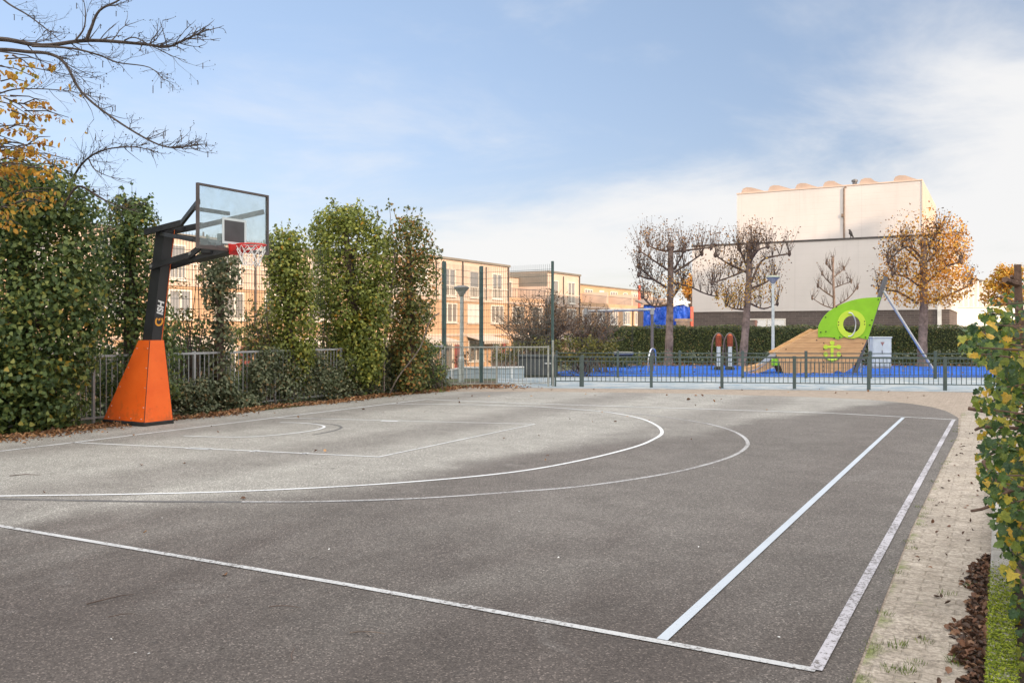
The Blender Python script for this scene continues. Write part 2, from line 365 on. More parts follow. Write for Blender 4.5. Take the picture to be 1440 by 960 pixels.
M['bark_limb'] = barkmat('dark_limb_bark', (0.06, 0.042, 0.034), (0.15, 0.105, 0.08), 5)
M['bark_twig'] = barkmat('twig_bark', (0.05, 0.036, 0.03), (0.12, 0.085, 0.07))
M['bark_bush'] = barkmat('bush_bark', (0.06, 0.035, 0.025), (0.17, 0.105, 0.075), 14)
M['twig_pale'] = barkmat('dry_twigs', (0.09, 0.07, 0.058), (0.22, 0.18, 0.15))

# ------------------------------------------------------------------ mesh building
def mk(name, mesh, parent=None):
    o = bpy.data.objects.new(name, mesh); COL.objects.link(o)
    if parent is not None: o.parent = parent
    return o
FRAME = {}
def frame_of(o):
    while o is not None:
        if o.name in FRAME: return FRAME[o.name]
        o = o.parent
    return Matrix.Identity(4)

class MB:
    def __init__(s): s.v = []; s.f = []
    def add(s, vs, fs):
        k = len(s.v); s.v += [tuple(x) for x in vs]; s.f += [tuple(i+k for i in f) for f in fs]; return s
    def box(s, x0, x1, y0, y1, z0, z1):
        return s.add([(x0,y0,z0),(x1,y0,z0),(x1,y1,z0),(x0,y1,z0),(x0,y0,z1),(x1,y0,z1),(x1,y1,z1),(x0,y1,z1)],
                     [(0,3,2,1),(4,5,6,7),(0,1,5,4),(1,2,6,5),(2,3,7,6),(3,0,4,7)])
    def cbox(s, x0, x1, y0, y1, z0, z1, b=0.01):          # box with chamfered edges
        b = min(b, (x1-x0)*.45, (y1-y0)*.45, (z1-z0)*.45)
        ring = lambda i, z: [(x0+i,y0+b+i*0,z),(x0+b,y0+i,z),(x1-b,y0+i,z),(x1-i,y0+b,z),(x1-i,y1-b,z),(x1-b,y1-i,z),(x0+b,y1-i,z),(x0+i,y1-b,z)]
        vs = ring(b, z0)+ring(0, z0+b)+ring(0, z1-b)+ring(b, z1)
        fs = [tuple(range(7,-1,-1)), tuple(range(24,32))]
        for r in range(3):
            for i in range(8):
                j = (i+1) % 8
                fs.append((r*8+i, r*8+j, (r+1)*8+j, (r+1)*8+i))
        return s.add(vs, fs)
    def bar(s, a, b, w, h, up=(0,0,1)):                    # rectangular bar from a to b
        a, b = Vector(a), Vector(b); d = (b-a).normalized(); u = Vector(up)
        if abs(d.dot(u)) > 0.98: u = Vector((1,0,0))
        r = d.cross(u).normalized()*w/2; t = r.cross(d).normalized()*h/2
        q = [a-r-t, a+r-t, a+r+t, a-r+t, b-r-t, b+r-t, b+r+t, b-r+t]
        return s.add(q, [(0,3,2,1),(4,5,6,7),(0,1,5,4),(1,2,6,5),(2,3,7,6),(3,0,4,7)])
    def tube(s, pts, rad, sides=6, cap=True):
        pts = [Vector(p) for p in pts]
        if isinstance(rad, (int, float)): rad = [rad]*len(pts)
        k = len(s.v); prev = None
        for i, p in enumerate(pts):
            d = (pts[min(i+1, len(pts)-1)] - pts[max(i-1, 0)])
            d = d.normalized() if d.length > 1e-9 else Vector((0,0,1))
            if prev is None:
                prev = d.cross(Vector((0,0,1)) if abs(d.z) < 0.9 else Vector((1,0,0))).normalized()
            r = prev - d*prev.dot(d)
            r = r.normalized() if r.length > 1e-6 else d.orthogonal().normalized()
            prev = r; t = d.cross(r)
            for j in range(sides):
                a = 2*PI*j/sides
                s.v.append(tuple(p + (r*math.cos(a)+t*math.sin(a))*rad[i]))
        for i in range(len(pts)-1):
            for j in range(sides):
                j2 = (j+1) % sides
                s.f.append((k+i*sides+j, k+i*sides+j2, k+(i+1)*sides+j2, k+(i+1)*sides+j))
        if cap:
            s.f.append(tuple(k+j for j in range(sides-1, -1, -1)))
            s.f.append(tuple(k+(len(pts)-1)*sides+j for j in range(sides)))
        return s
    def lathe(s, prof, seg=20, c=(0,0,0)):
        k = len(s.v); n = len(prof)
        for r, z in prof:
            for j in range(seg):
                a = 2*PI*j/seg; s.v.append((c[0]+r*math.cos(a), c[1]+r*math.sin(a), c[2]+z))
        for i in range(n-1):
            for j in range(seg):
                j2 = (j+1) % seg
                s.f.append((k+i*seg+j, k+i*seg+j2, k+(i+1)*seg+j2, k+(i+1)*seg+j))
        s.f.append(tuple(k+j for j in range(seg-1, -1, -1))); s.f.append(tuple(k+(n-1)*seg+j for j in range(seg)))
        return s
    def prism(s, poly, axis, a, b):                        # polygon in the plane normal to axis, from a to b
        n = len(poly)
        def P(p, t): return {'x': (t, p[0], p[1]), 'y': (p[0], t, p[1]), 'z': (p[0], p[1], t)}[axis]
        vs = [P(p, a) for p in poly] + [P(p, b) for p in poly]
        return s.add(vs, [tuple(range(n-1, -1, -1)), tuple(range(n, 2*n))] + [(i, (i+1) % n, n+(i+1) % n, n+i) for i in range(n)])
    def poly(s, pts): return s.add(pts, [tuple(range(len(pts)))])
    def build(s, name, mat, parent=None, world=False, smooth=False, fix=True):
        me = bpy.data.meshes.new(name)
        v = s.v
        if world and parent is not None:
            inv = frame_of(parent).inverted(); v = [tuple(inv @ Vector(p)) for p in v]
        me.from_pydata(v, [], s.f); me.update()
        if fix:
            import bmesh
            bm = bmesh.new(); bm.from_mesh(me); bmesh.ops.recalc_face_normals(bm, faces=bm.faces); bm.to_mesh(me); bm.free()
        me.materials.append(mat)
        if smooth:
            me.polygons.foreach_set('use_smooth', [True]*len(me.polygons))
        return mk(name, me, parent)

def thing(name, label, cat, loc=(0,0,0), rotz=0.0, group=None):
    o = bpy.data.objects.new(name, None); COL.objects.link(o)
    o.empty_display_size = 0.2
    o.location = loc; o.rotation_euler = (0, 0, rotz)
    o['label'] = label; o['category'] = cat
    if group: o['group'] = group
    FRAME[o.name] = Matrix.Translation(Vector(loc)) @ Matrix.Rotation(rotz, 4, 'Z')
    return o
def tag(o, label, cat, group=None, kind=None):
    o['label'] = label; o['category'] = cat
    if group: o['group'] = group
    if kind: o['kind'] = kind
    return o
def struct(o, label=None, kind='structure'):
    o['kind'] = kind
    if label: o['label'] = label
    return o
def dup(root, loc, rotz, label, group=None):
    r = root.copy(); COL.objects.link(r); r.location = loc; r.rotation_euler = (0, 0, rotz); r['label'] = label
    if group: r['group'] = group
    FRAME[r.name] = Matrix.Translation(Vector(loc)) @ Matrix.Rotation(rotz, 4, 'Z')
    for ch in list(root.children):
        c = ch.copy(); COL.objects.link(c); c.parent = r
        for g in list(ch.children):
            d = g.copy(); COL.objects.link(d); d.parent = c
    return r

# leaf batches -----------------------------------------------------------
T_IVY = ([(0,0,0), (.42,.12,.05), (.34,.5,.02), (0,1,-.06), (-.34,.5,.02), (-.42,.12,.05)], [(0,1,2,3), (0,3,4,5)])
T_OVAL = ([(0,0,0), (.3,.3,.06), (.26,.7,.05), (0,1,-.08), (-.26,.7,.05), (-.3,.3,.06)], [(0,1,2,3), (0,3,4,5)])
T_CURL = ([(0,0,0), (.3,.25,.18), (.33,.6,.25), (.05,1,.1), (-.28,.65,.28), (-.32,.25,.2), (0,.5,-.03)],
          [(0,1,6), (1,2,6), (2,3,6), (3,4,6), (4,5,6), (5,0,6)])
T_LOBE = ([(0,0,0), (.20,-.10,.06), (.46,.02,.22), (.40,.22,.16), (.58,.46,.20), (.34,.52,.10), (.30,.74,.05), (0,1,-.22),
           (-.30,.74,.05), (-.34,.52,.10), (-.58,.46,.20), (-.40,.22,.16), (-.46,.02,.22), (-.20,-.10,.06), (0,.5,-.03)],
          [(0,1,2,3,14), (14,3,4,5,6), (14,6,7), (0,14,11,12,13), (14,8,9,10,11), (14,7,8)])
T_BLADE = ([(-.05,0,0), (.05,0,0), (.035,.6,.05), (0,1,.2), (-.035,.6,.05)], [(0,1,2,3,4)])

def leaves(name, P, N, S, mat, parent=None, tmpl=T_IVY, droop=0.6, rollj=0.8, tdir=None):
    P = np.asarray(P, float).reshape(-1, 3); n = len(P)
    N = np.asarray(N, float).reshape(-1, 3)
    N = N/np.maximum(np.linalg.norm(N, axis=1, keepdims=True), 1e-6)
    S = np.broadcast_to(np.asarray(S, float), (n,))
    if tdir is None:
        t = nprnd.normal(size=(n, 3))*rollj; t[:, 2] -= droop
    else:
        t = np.asarray(tdir, float)
    t = t - N*np.sum(t*N, axis=1, keepdims=True)
    t /= np.maximum(np.linalg.norm(t, axis=1, keepdims=True), 1e-6)
    b = np.cross(N, t)
    tv, tf = tmpl; tv = np.array(tv, float); K = len(tv)
    V = P[:, None, :] + S[:, None, None]*(tv[None, :, 0:1]*b[:, None, :] + tv[None, :, 1:2]*t[:, None, :] + tv[None, :, 2:3]*N[:, None, :])
    V = V.reshape(-1, 3)
    if parent is not None:
        Mi = np.array(frame_of(parent).inverted())
        V = V @ Mi[:3, :3].T + Mi[:3, 3]
    me = bpy.data.meshes.new(name)
    flat = [i for f in tf for i in f]; lens = np.array([len(f) for f in tf])
    loops = (np.array(flat)[None, :] + (np.arange(n)*K)[:, None]).reshape(-1)
    tot = np.tile(lens, n); start = np.concatenate([[0], np.cumsum(tot)[:-1]])
    me.vertices.add(n*K); me.vertices.foreach_set('co', V.astype(np.float32).reshape(-1))
    me.loops.add(len(loops)); me.loops.foreach_set('vertex_index', loops.astype(np.int32))
    me.polygons.add(len(tot)); me.polygons.foreach_set('loop_start', start.astype(np.int32))
    me.update(calc_edges=True); me.validate()
    me.materials.append(mat)
    return mk(name, me, parent)

def unit(a):
    return a/np.maximum(np.linalg.norm(a, axis=-1, keepdims=True), 1e-9)

def blob_leaves(centers, radii, per, squash=0.8, out_from=None):
    """leaves on lumpy clumps: returns points and normals"""
    P, N = [], []
    for c, r in zip(centers, radii):
        k = max(3, int(per*r*r))
        d = unit(nprnd.normal(size=(k, 3)))
        rr = r*(0.55+0.5*nprnd.random((k, 1))**0.6)
        P.append(np.array(c)+d*rr*np.array([1, 1, squash])); N.append(d + nprnd.normal(size=(k, 3))*0.38 + np.array([0, 0, 0.18]))
    return np.concatenate(P), np.concatenate(N)

# ------------------------------------------------------------------ camera, sky, sun
cam = bpy.data.cameras.new('camera'); cam.sensor_width = 36.0; cam.lens = F/1440*36.0
cam.shift_y = -(480-V0)/1440.0
cam.clip_start = 0.05; cam.clip_end = 3000
co = bpy.data.objects.new('camera', cam); COL.objects.link(co)
co.location = (0, 0, H); co.rotation_euler = (PI/2, 0, 0)
SC.camera = co

SUN_AZ = Vector((0.62, -0.785)).normalized(); EL = math.radians(18)
sun = bpy.data.lights.new('sun', 'SUN'); sun.energy = 2.85; sun.angle = math.radians(0.6); sun.color = (1.0, 0.72, 0.48)
so = bpy.data.objects.new('sun', sun); COL.objects.link(so)
sdir = Vector((SUN_AZ.x*math.cos(EL), SUN_AZ.y*math.cos(EL), math.sin(EL)))
so.rotation_euler = (-sdir).to_track_quat('-Z', 'Y').to_euler(); so.location = (40, -50, 60)

w = bpy.data.worlds.new('World'); SC.world = w; w.use_nodes = True
wt = w.node_tree; wt.nodes.clear()
def wn(t, **k):
    x = wt.nodes.new(t)
    for a, b in k.items(): setattr(x, a, b)
    return x
wl = wt.links.new
sky = wn('ShaderNodeTexSky'); sky.sky_type = 'NISHITA'; sky.sun_disc = False
sky.sun_elevation = EL; sky.sun_rotation = math.atan2(SUN_AZ.x, SUN_AZ.y)
sky.air_density = 1.0; sky.dust_density = 0.6; sky.ozone_density = 1.6
tc = wn('ShaderNodeTexCoord')
sp = wn('ShaderNodeSeparateXYZ'); wl(tc.outputs['Generated'], sp.inputs[0])
def wm(op, a, b=0.0, c=None, clamp=False):
    x = wn('ShaderNodeMath', operation=op); x.use_clamp = clamp
    for i, v in enumerate((a, b) if c is None else (a, b, c)):
        if isinstance(v, (int, float)): x.inputs[i].default_value = v
        else: wl(v, x.inputs[i])
    return x.outputs[0]
zz = wm('MAXIMUM', sp.outputs['Z'], 0.0)
den = wm('ADD', zz, 0.16)
cx = wn('ShaderNodeCombineXYZ'); wl(wm('DIVIDE', sp.outputs['X'], den), cx.inputs[0]); wl(wm('DIVIDE', sp.outputs['Y'], den), cx.inputs[1])
def wnoise(scale, detail, rough, dist, off):
    mp = wn('ShaderNodeMapping'); mp.inputs['Location'].default_value = off; wl(cx.outputs[0], mp.inputs['Vector'])
    x = wn('ShaderNodeTexNoise'); x.inputs['Scale'].default_value = scale; x.inputs['Detail'].default_value = detail
    x.inputs['Roughness'].default_value = rough; x.inputs['Distortion'].default_value = dist
    wl(mp.outputs[0], x.inputs['Vector']); return x.outputs['Fac']
def wr(v, a, b, c, d):
    x = wn('ShaderNodeMapRange'); x.interpolation_type = 'SMOOTHSTEP'
    for k, q in zip(('From Min', 'From Max', 'To Min', 'To Max'), (a, b, c, d)): x.inputs[k].default_value = q
    wl(v, x.inputs['Value']); return x.outputs['Result']
n1 = wnoise(0.55, 7, 0.58, 0.35, (3.1, 1.7, 0)); n2 = wnoise(1.5, 6, 0.6, 0.6, (7.3, 4.2, 2))
cov = wm('ADD', wm('MULTIPLY', n1, 0.85), wm('MULTIPLY', n2, 0.45)); cov = wm('SUBTRACT', cov, 0.15)
xr = wm('MAXIMUM', wm('ADD', sp.outputs['X'], 0.16), 0.0)
hb = wm('MULTIPLY_ADD', xr, 0.27, 0.06)                        # top of the low cloud bank, climbing to the right
low = wm('MULTIPLY', wr(wm('SUBTRACT', zz, hb), -0.10, 0.13, 1.0, 0.0), wr(sp.outputs['X'], -0.42, 0.05, 0.12, 0.36))
right = wr(sp.outputs['X'], 0.1, 0.6, 0.0, 0.04)
back = wr(sp.outputs['Y'], -0.6, 0.45, 0.30, 0.0)               # and behind, on the sun's side
high = wr(zz, 0.32, 0.7, 0.0, 0.22)
cov = wm('ADD', cov, wm('ADD', wm('ADD', low, right), wm('ADD', back, high)))
dens = wm('ADD', wr(cov, 0.50, 0.86, 0.0, 0.90), 0.03)
mixc = wn('ShaderNodeMixRGB'); wl(dens, mixc.inputs['Fac'])
bright = wm('MAXIMUM', wr(sp.outputs['Y'], -0.5, 0.35, 1.0, 0.0), wr(zz, 0.36, 0.62, 0.0, 1.0))   # unseen cloud behind and overhead, brightened to fill the shade
cl = wn('ShaderNodeMixRGB'); wl(bright, cl.inputs['Fac'])
tint = wn('ShaderNodeMixRGB', blend_type='MULTIPLY'); tint.inputs['Fac'].default_value = 1.0
hz = wn('ShaderNodeMixRGB', blend_type='MULTIPLY'); hz.inputs['Fac'].default_value = 1.0
hr = wn('ShaderNodeValToRGB'); hr.color_ramp.elements[0].position = 0.0; hr.color_ramp.elements[0].color = (0.60, 0.60, 0.66, 1)
hr.color_ramp.elements[1].position = 0.36; hr.color_ramp.elements[1].color = (1, 1, 1, 1)
em = hr.color_ramp.elements.new(0.13); em.color = (0.66, 0.66, 0.74, 1)
wl(zz, hr.inputs['Fac']); wl(sky.outputs[0], hz.inputs['Color1']); wl(hr.outputs['Color'], hz.inputs['Color2'])
wl(hz.outputs[0], tint.inputs['Color1'])
SKYTINT = (1.22, 1.05, 1.0); CLOUD = (4.95, 4.9, 4.86); CLOUD_FILL = (15.0, 14.4, 13.7); STRENGTH = 0.1
cl.inputs['Color1'].default_value = (*CLOUD, 1); cl.inputs['Color2'].default_value = (*CLOUD_FILL, 1); wl(cl.outputs[0], mixc.inputs['Color2'])
tint.inputs['Color2'].default_value = (*SKYTINT, 1)
wl(tint.outputs[0], mixc.inputs['Color1'])
bg = wn('ShaderNodeBackground'); bg.inputs['Strength'].default_value = STRENGTH
wl(mixc.outputs[0], bg.inputs['Color'])
wo = wn('ShaderNodeOutputWorld'); wl(bg.outputs[0], wo.inputs['Surface'])

SC.view_settings.view_transform = 'Standard'; SC.view_settings.look = 'None'
SC.view_settings.exposure = 0.95; SC.view_settings.gamma = 1.0; SC.view_settings.use_curve_mapping = False

# ------------------------------------------------------------------ ground, court, paths
def ground_z(n, m):
    if n > -18.6: return 0.0
    t = min(1.0, (-18.6-n)/3.4)
    return -1.4*t
def make_ground():
    ns = [-900, -300, -120, -60, -40, -30, -26, -22] + [-21.2, -20.2, -19.2, -18.6, -10, 0, 10, 25, 60, 150, 400, 900]
    ms = [-300, -120, -50, -20, 0, 10, 20, 30, 40, 60, 80, 110, 160, 300, 700, 1500]
    vs = [tuple(C(n, m, ground_z(n, m))) for m in ms for n in ns]
    k = len(ns)
    fs = [(j*k+i, j*k+i+1, (j+1)*k+i+1, (j+1)*k+i) for j in range(len(ms)-1) for i in range(k-1)]
    struct(MB().add(vs, fs).build('ground', M['ground']))
make_ground()

def sheet(name, pts_nm, z, mat):
    o = MB().poly([(n, m, z) for n, m in pts_nm]).build(name, mat, fix=False)
    if o.data.polygons[0].normal.z < 0:
        o.data.flip_normals()
    o.rotation_euler = (0, 0, THETA); struct(o); return o

far_edge = [(1348,588),(1340,583),(1330,578),(1310,572.5),(1282,568),(1250,564.5),(1212,561.5),(1130,558),(1039,555.6),(960,553.5),(880,552.2),(760,551),(640,551),(600,552)]
fe = [gnm(u, v) for u, v in far_edge]
sheet('paving', [(-13.4, 19.0), (-13.6, 27.5), (9.0, 27.5), (9.0, -3.0), (-0.66, -3.0), (-0.66, 12), (-5, 18)], 0.004, M['paving'])
court = [(-13.25, -5.0), (-0.62, -5.0), (-0.60, 4.0), (-0.635, 8.0), (-0.60, 12.0), (-0.56, 15.5)] + fe + [(-13.32, 18.0), (-13.25, 14.0)]
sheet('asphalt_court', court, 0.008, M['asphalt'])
# worn brick path between the court and the kerb
sheet('path', [(-0.60, -3), (-0.045, -3), (-0.045, 21.5), (-0.3, 23), (-0.64, 19.5), (-0.55, 16), (-0.585, 12), (-0.62, 8.0), (-0.585, 4.0)], 0.012, M['strip'])
sheet('pale_path', [NM(gp(u, v)) for u, v in [(700,532),(700,544.5),(800,546.3),(1100,548.2),(1330,551),(1480,553),(1480,531.5),(1100,530.5),(800,529.5)]], 0.008, M['pale'])
blue_px = [(776,524),(800,521),(830,518.5),(860,515.8),(890,514.6),(960,513.8),(1100,513.5),(1250,514),(1372,515.5),(1480,516.5),(1480,530.5),(1100,530),(900,529.2),(790,528.5)]
sheet('playground_surface', [NM(gp(u, v)) for u, v in blue_px], 0.012, M['blue'])

# painted lines
def stroke(pts, width, mb, z):
    """ribbon through (n,m) points"""
    P = [Vector((a, b)) for a, b in pts]
    L, R = [], []
    for i, p in enumerate(P):
        d = (P[min(i+1, len(P)-1)]-P[max(i-1, 0)]).normalized(); q = Vector((-d.y, d.x))*width/2
        L.append(p+q); R.append(p-q)
    k = len(mb.v)
    for a, b in zip(L, R): mb.v += [(a.x, a.y, z), (b.x, b.y, z)]
    for i in range(len(P)-1): mb.f.append((k+2*i, k+2*i+1, k+2*i+3, k+2*i+2))
def smooth(pts, sub=6):
    out = []
    n = len(pts)
    for i in range(n-1):
        p0, p1, p2, p3 = (Vector(pts[max(i-1, 0)]), Vector(pts[i]), Vector(pts[i+1]), Vector(pts[min(i+2, n-1)]))
        for k in range(sub):
            t = k/sub
            q = 0.5*((2*p1)+(-p0+p2)*t+(2*p0-5*p1+4*p2-p3)*t*t+(-p0+3*p1-3*p2+p3)*t**3)
            out.append(tuple(q))
    out.append(tuple(pts[-1])); return out
def px(pts): return [gnm(u, v) for u, v in pts]
def linemesh(name, strokes, mat, z):
    mb = MB()
    for pts, wd in strokes: stroke(pts, wd, mb, z)
    o = mb.build(name, mat, fix=False)
    if sum(p.normal.z for p in o.data.polygons) < 0: o.data.flip_normals()
    o.rotation_euler = (0, 0, THETA); struct(o); return o
def ext(a, b, t):                                          # a point beyond b seen from a
    return (a[0]+(b[0]-a[0])*t, a[1]+(b[1]-a[1])*t)
A0, A1, A2 = gnm(0, 741), gnm(930, 905), gnm(1147, 945)
R1 = [gnm(1147, 945), gnm(1341, 591)]; R2 = [gnm(931, 902), gnm(1270, 588)]
bl = [ext(gnm(600, 562), gnm(0, 635.2), 1.5), gnm(0, 635.2), gnm(100, 623.3), gnm(390, 587.5), gnm(550, 568), gnm(600, 562)]
arc3 = smooth(px([(550,568.3),(640,569),(720,571),(770,573.2),(845,579),(895,587.5),(922,598),(931,609),(918,619),(890,630),(820,647.5),(720,665),(560,680),(360,691),(180,696),(0,698.5)]) + [ext(gnm(180,696), gnm(0,698.5), 2.6)])
linemesh('court_markings', [
    (bl, 0.055), ([gnm(600, 562), gnm(720, 567), gnm(1170, 581.5), gnm(1345, 590.8)], 0.06),
    ([gnm(102, 622.8), gnm(533, 643.3), gnm(752, 597), gnm(390, 588)], 0.05),
    (arc3, 0.055),
    (smooth(px([(258,613.5),(300,615),(350,615),(400,611.2),(440,606),(456,601),(445,597.2),(420,595.2),(394,594.6)])), 0.05),
    ([gnm(264, 630.6), gnm(296, 632.2)], 0.14), ([gnm(354, 634.8), gnm(362, 635.2)], 0.14), ([gnm(425, 638), gnm(432, 638.3)], 0.12),
    ([gnm(536, 592.2), gnm(560, 592.8)], 0.14)], M['line'], 0.013)
linemesh('near_court_line', [([ext(A1, A0, 1.5), A0, gnm(480, 822.5), A1, A2], 0.056)], M['line_near'], 0.0135)
linemesh('fresh_side_line', [(R2, 0.062)], M['line_fresh'], 0.0145)
linemesh('worn_side_line', [(R1, 0.062)], M['line_worn'], 0.015)
arco = smooth(px([(720,692.8),(820,684.5),(920,670),(980,657.5),(1030,642),(1051,627),(1045,614.5),(1025,604.5),(995,596)]))
linemesh('old_court_line', [(arco, 0.055)], M['line_faint'], 0.0115)
linemesh('faded_court_line', [(smooth(px([(340,706.5),(450,706),(600,701),(720,692.8)])), 0.05), (smooth(px([(995,596),(940,587.5),(880,581),(800,576)])), 0.045)], M['line_faint'], 0.0115)
linemesh('blacked_out_line', [(smooth([ext(gnm(200,706), gnm(0,702.5), 2.0)] + px([(0,702.5),(200,706),(450,706.5),(600,701.5)])), 0.07),
    (smooth(px([(440,612),(470,606),(480,601),(466,597),(440,595.5)])), 0.05)], M['line_dark'], 0.011)

# kerb on the right with moss and leaf litter
kb = MB()
y = -3.0
while y < 13.0:
    kb.cbox(-0.045, 0.075, y, y+0.995, 0.0, 0.13, 0.012); y += 1.0
k_o = thing('concrete_kerb', 'low concrete edging kerb with moss along the brick path and leafy bush', 'kerb', (0,0,0), THETA)
kb.build('kerb_stones', M['concrete'], k_o)
P = []
n_ = 22000
q = np.stack([nprnd.uniform(-0.05, 0.08, n_), 3.2+3.5*nprnd.random(n_)**1.25, np.full(n_, 0.128)], 1)
keep = (nprnd.random(n_) < np.where(q[:, 1] < 5.0, 1.0, np.clip(1.5-(q[:, 1]-5.0)*0.9, 0.03, 1)))
q = q[keep]
lump = 0.5+0.5*np.sin(q[:, 1]*31+np.sin(q[:, 0]*40)*1.2)*np.sin(q[:, 1]*57+1.3)
q[:, 2] += 0.014*lump
W = np.stack([q[:, 0]*CT+q[:, 1]*ST, -q[:, 0]*ST+q[:, 1]*CT, q[:, 2]], 1)
nn = nprnd.normal(size=(len(W), 3))*0.5+np.array([0, 0, 1.0])
mo = leaves('moss', W, nn, nprnd.uniform(0.006, 0.014, len(W)), M['mosstuft'], None, T_OVAL, 0.2, 1.0)
struct(mo, 'bright green moss cushion growing on top of the concrete kerb', 'stuff')

def litter(name, pts, mat, smin, smax, label, tmpl=T_CURL, tilt=0.5):
    pts = np.array(pts); n = len(pts)
    nn = nprnd.normal(size=(n, 3))*tilt+np.array([0, 0, 1.0])
    o = leaves(name, pts, nn, nprnd.uniform(smin, smax, n), mat, None, tmpl, 0.0, 1.0)
    return struct(o, label, 'stuff')
pts = []
for i in range(2300):
    m_ = rnd.uniform(3.2, 7.2); t = (m_-3.2)/4.0
    n_lo = -0.045-0.25*(1-0.5*t)*(0.75+0.25*math.sin(m_*5)+0.15*math.sin(m_*13))
    a = rnd.random()**1.5
    nn_ = -0.047+(n_lo+0.045)*a
    p = C(nn_, m_, 0.018+0.03*(1-a)*rnd.random()); pts.append(p)
for i in range(150):
    p = C(rnd.uniform(-0.5, -0.06), rnd.uniform(3.5, 17), 0.018); pts.append(p) if rnd.random() < 0.5 else None
litter('leaf_litter', pts, M['litter'], 0.022, 0.05, 'dark brown dead leaves heaped along the mossy kerb')
pts = []
for i in range(9000):
    m_ = rnd.uniform(-1, 21.5)
    n0 = -13.25 + abs(rnd.gauss(0, 0.22))*(1.5 if m_ < 10 else 0.8) - 0.55*rnd.random()**0.5 + 0.15*math.sin(m_*1.7)
    pts.append(C(n0, m_, 0.016+0.02*rnd.random()))
for i in range(60):
    pts.append(C(-13+rnd.random()**2*9, rnd.uniform(2, 19), 0.016))
litter('leaf_litter', pts, M['litter_orange'], 0.03, 0.07, 'orange brown fallen leaves along the foot of the ivy fence')
pts = []
for i in range(3200):
    u = rnd.uniform(845, 1480); v = rnd.uniform(506, 514.5)
    pts.append(gp(u, v, 0.02))
for i in range(1100):
    pts.append(gp(rnd.gauss(850, 22), rnd.uniform(505, 513.5), 0.02+0.05*rnd.random()))
for i in range(60): pts.append(gp(rnd.uniform(830, 1370), rnd.uniform(514, 529), 0.03))
litter('leaf_litter', pts, M['litter_orange'], 0.07, 0.14, 'orange fallen leaves on the bed behind the blue surface')
pts = [gp(rnd.uniform(640, 1350), rnd.uniform(546, 566), 0.014) for i in range(26)] + [gp(rnd.gauss(690, 25), rnd.uniform(540, 545.5), 0.014+0.03*rnd.random()) for i in range(320)]
litter('leaf_litter', pts, M['litter_orange'], 0.05, 0.11, 'scattered brown leaves on the paving before the fences')

# grass tufts and weeds along path
def tuft_pts(spots, per, spread):
    P, N, S, T = [], [], [], []
    for (x, y, z), hgt in spots:
        for i in range(per):
            a = rnd.uniform(0, 2*PI); r = spread*rnd.random()**0.5
            P.append((x+r*math.cos(a), y+r*math.sin(a), z)); lean = rnd.uniform(0.1, 0.9); b = a+rnd.gauss(0, 0.6)
            T.append((math.cos(b)*lean, math.sin(b)*lean, 1)); N.append((math.cos(b), math.sin(b), -lean*0.7)); S.append(hgt*rnd.uniform(0.5, 1.1))
    return P, N, S, T
spots = [((*gp(u, v)[:2], 0.012), h) for u, v, h in [(1244,866,.03),(1262,912,.045),(1228,907,.02),(1288,936,.025),(1345,935,.04),(1364,828,.035),(1275,948,.04),(1252,945,.035),(1332,838,.03),(1300,905,.03)]]
for i in range(34):
    m_ = 4+13*rnd.random()**1.7; spots.append((tuple(C(-0.595+rnd.gauss(0, 0.025), m_, 0.012)), rnd.uniform(0.012, 0.028)))
P, N, S, T = tuft_pts(spots, 34, 0.05)
struct(leaves('grass', P, N, S, M['grass'], None, T_BLADE, tdir=T), 'small green grass tufts growing in the brick path', 'stuff')
spots = [((*gp(rnd.uniform(560, 625), rnd.uniform(545, 552))[:2], 0.01), rnd.uniform(0.05, 0.12)) for i in range(60)]
P, N, S, T = tuft_pts(spots, 20, 0.09)
struct(leaves('grass', P, N, S, M['grass'], None, T_BLADE, tdir=T), 'short green grass at the end of the ivy fence', 'stuff')

pts = [gp(rnd.uniform(0, 1150), 560+380*rnd.random()**1.3, 0.0145) for i in range(46)]
pts = [p for p in pts if -12.5 < NM(p)[0] < -0.9]
ch = leaves('pale_chips', pts, nprnd.normal(size=(len(pts), 3))*.3+np.array([0, 0, 1]), nprnd.uniform(.008, .028, len(pts)), M['white_dirty'], None, T_OVAL, 0, 1)
struct(ch, 'tiny pale stone chips scattered on the asphalt', 'stuff')
# twigs lying on the court
def twig(u0, v0, u1, v1, r, label, forks=1):
    a, b = gp(u0, v0, 0.014), gp(u1, v1, 0.014)
    mb = MB(); d = b-a; side = Vector((-d.y, d.x, 0))
    pts = [a+d*t+side*rnd.gauss(0, 0.03)+Vector((0, 0, 0.004+0.01*math.sin(t*PI))) for t in (0, .25, .5, .75, 1)]
    mb.tube(pts, [r, r, r*.85, r*.7, r*.4], 5)
    for k in range(forks):
        t = rnd.uniform(.35, .7); p = a+d*t+Vector((0, 0, .008)); mb.tube([p, p+d*0.22+side*rnd.choice((-1, 1))*0.22], [r*.6, r*.25], 4)
    o = mb.build('twig', M['twig_pale'] if 'pale' in label else M['bark_twig'])
    tag(o, label, 'twig', 'twigs lying on the court'); return o
twig(493, 889, 542, 893, 0.004, 'pale forked twig lying on the asphalt near the front line', 2)
twig(122, 850, 188, 836, 0.004, 'long thin dark twig on the asphalt at lower left', 0)
twig(379, 853, 424, 855, 0.003, 'short thin dark twig on the asphalt below the front line', 0)
twig(152, 868, 190, 864, 0.003, 'small dark twig just below the long dark twig', 0)
twig(410, 928, 416, 910, 0.003, 'tiny curved dark twig at the bottom of the asphalt', 0)
twig(14, 669, 58, 668, 0.005, 'dark twig on the asphalt at far left above the curved line', 0)

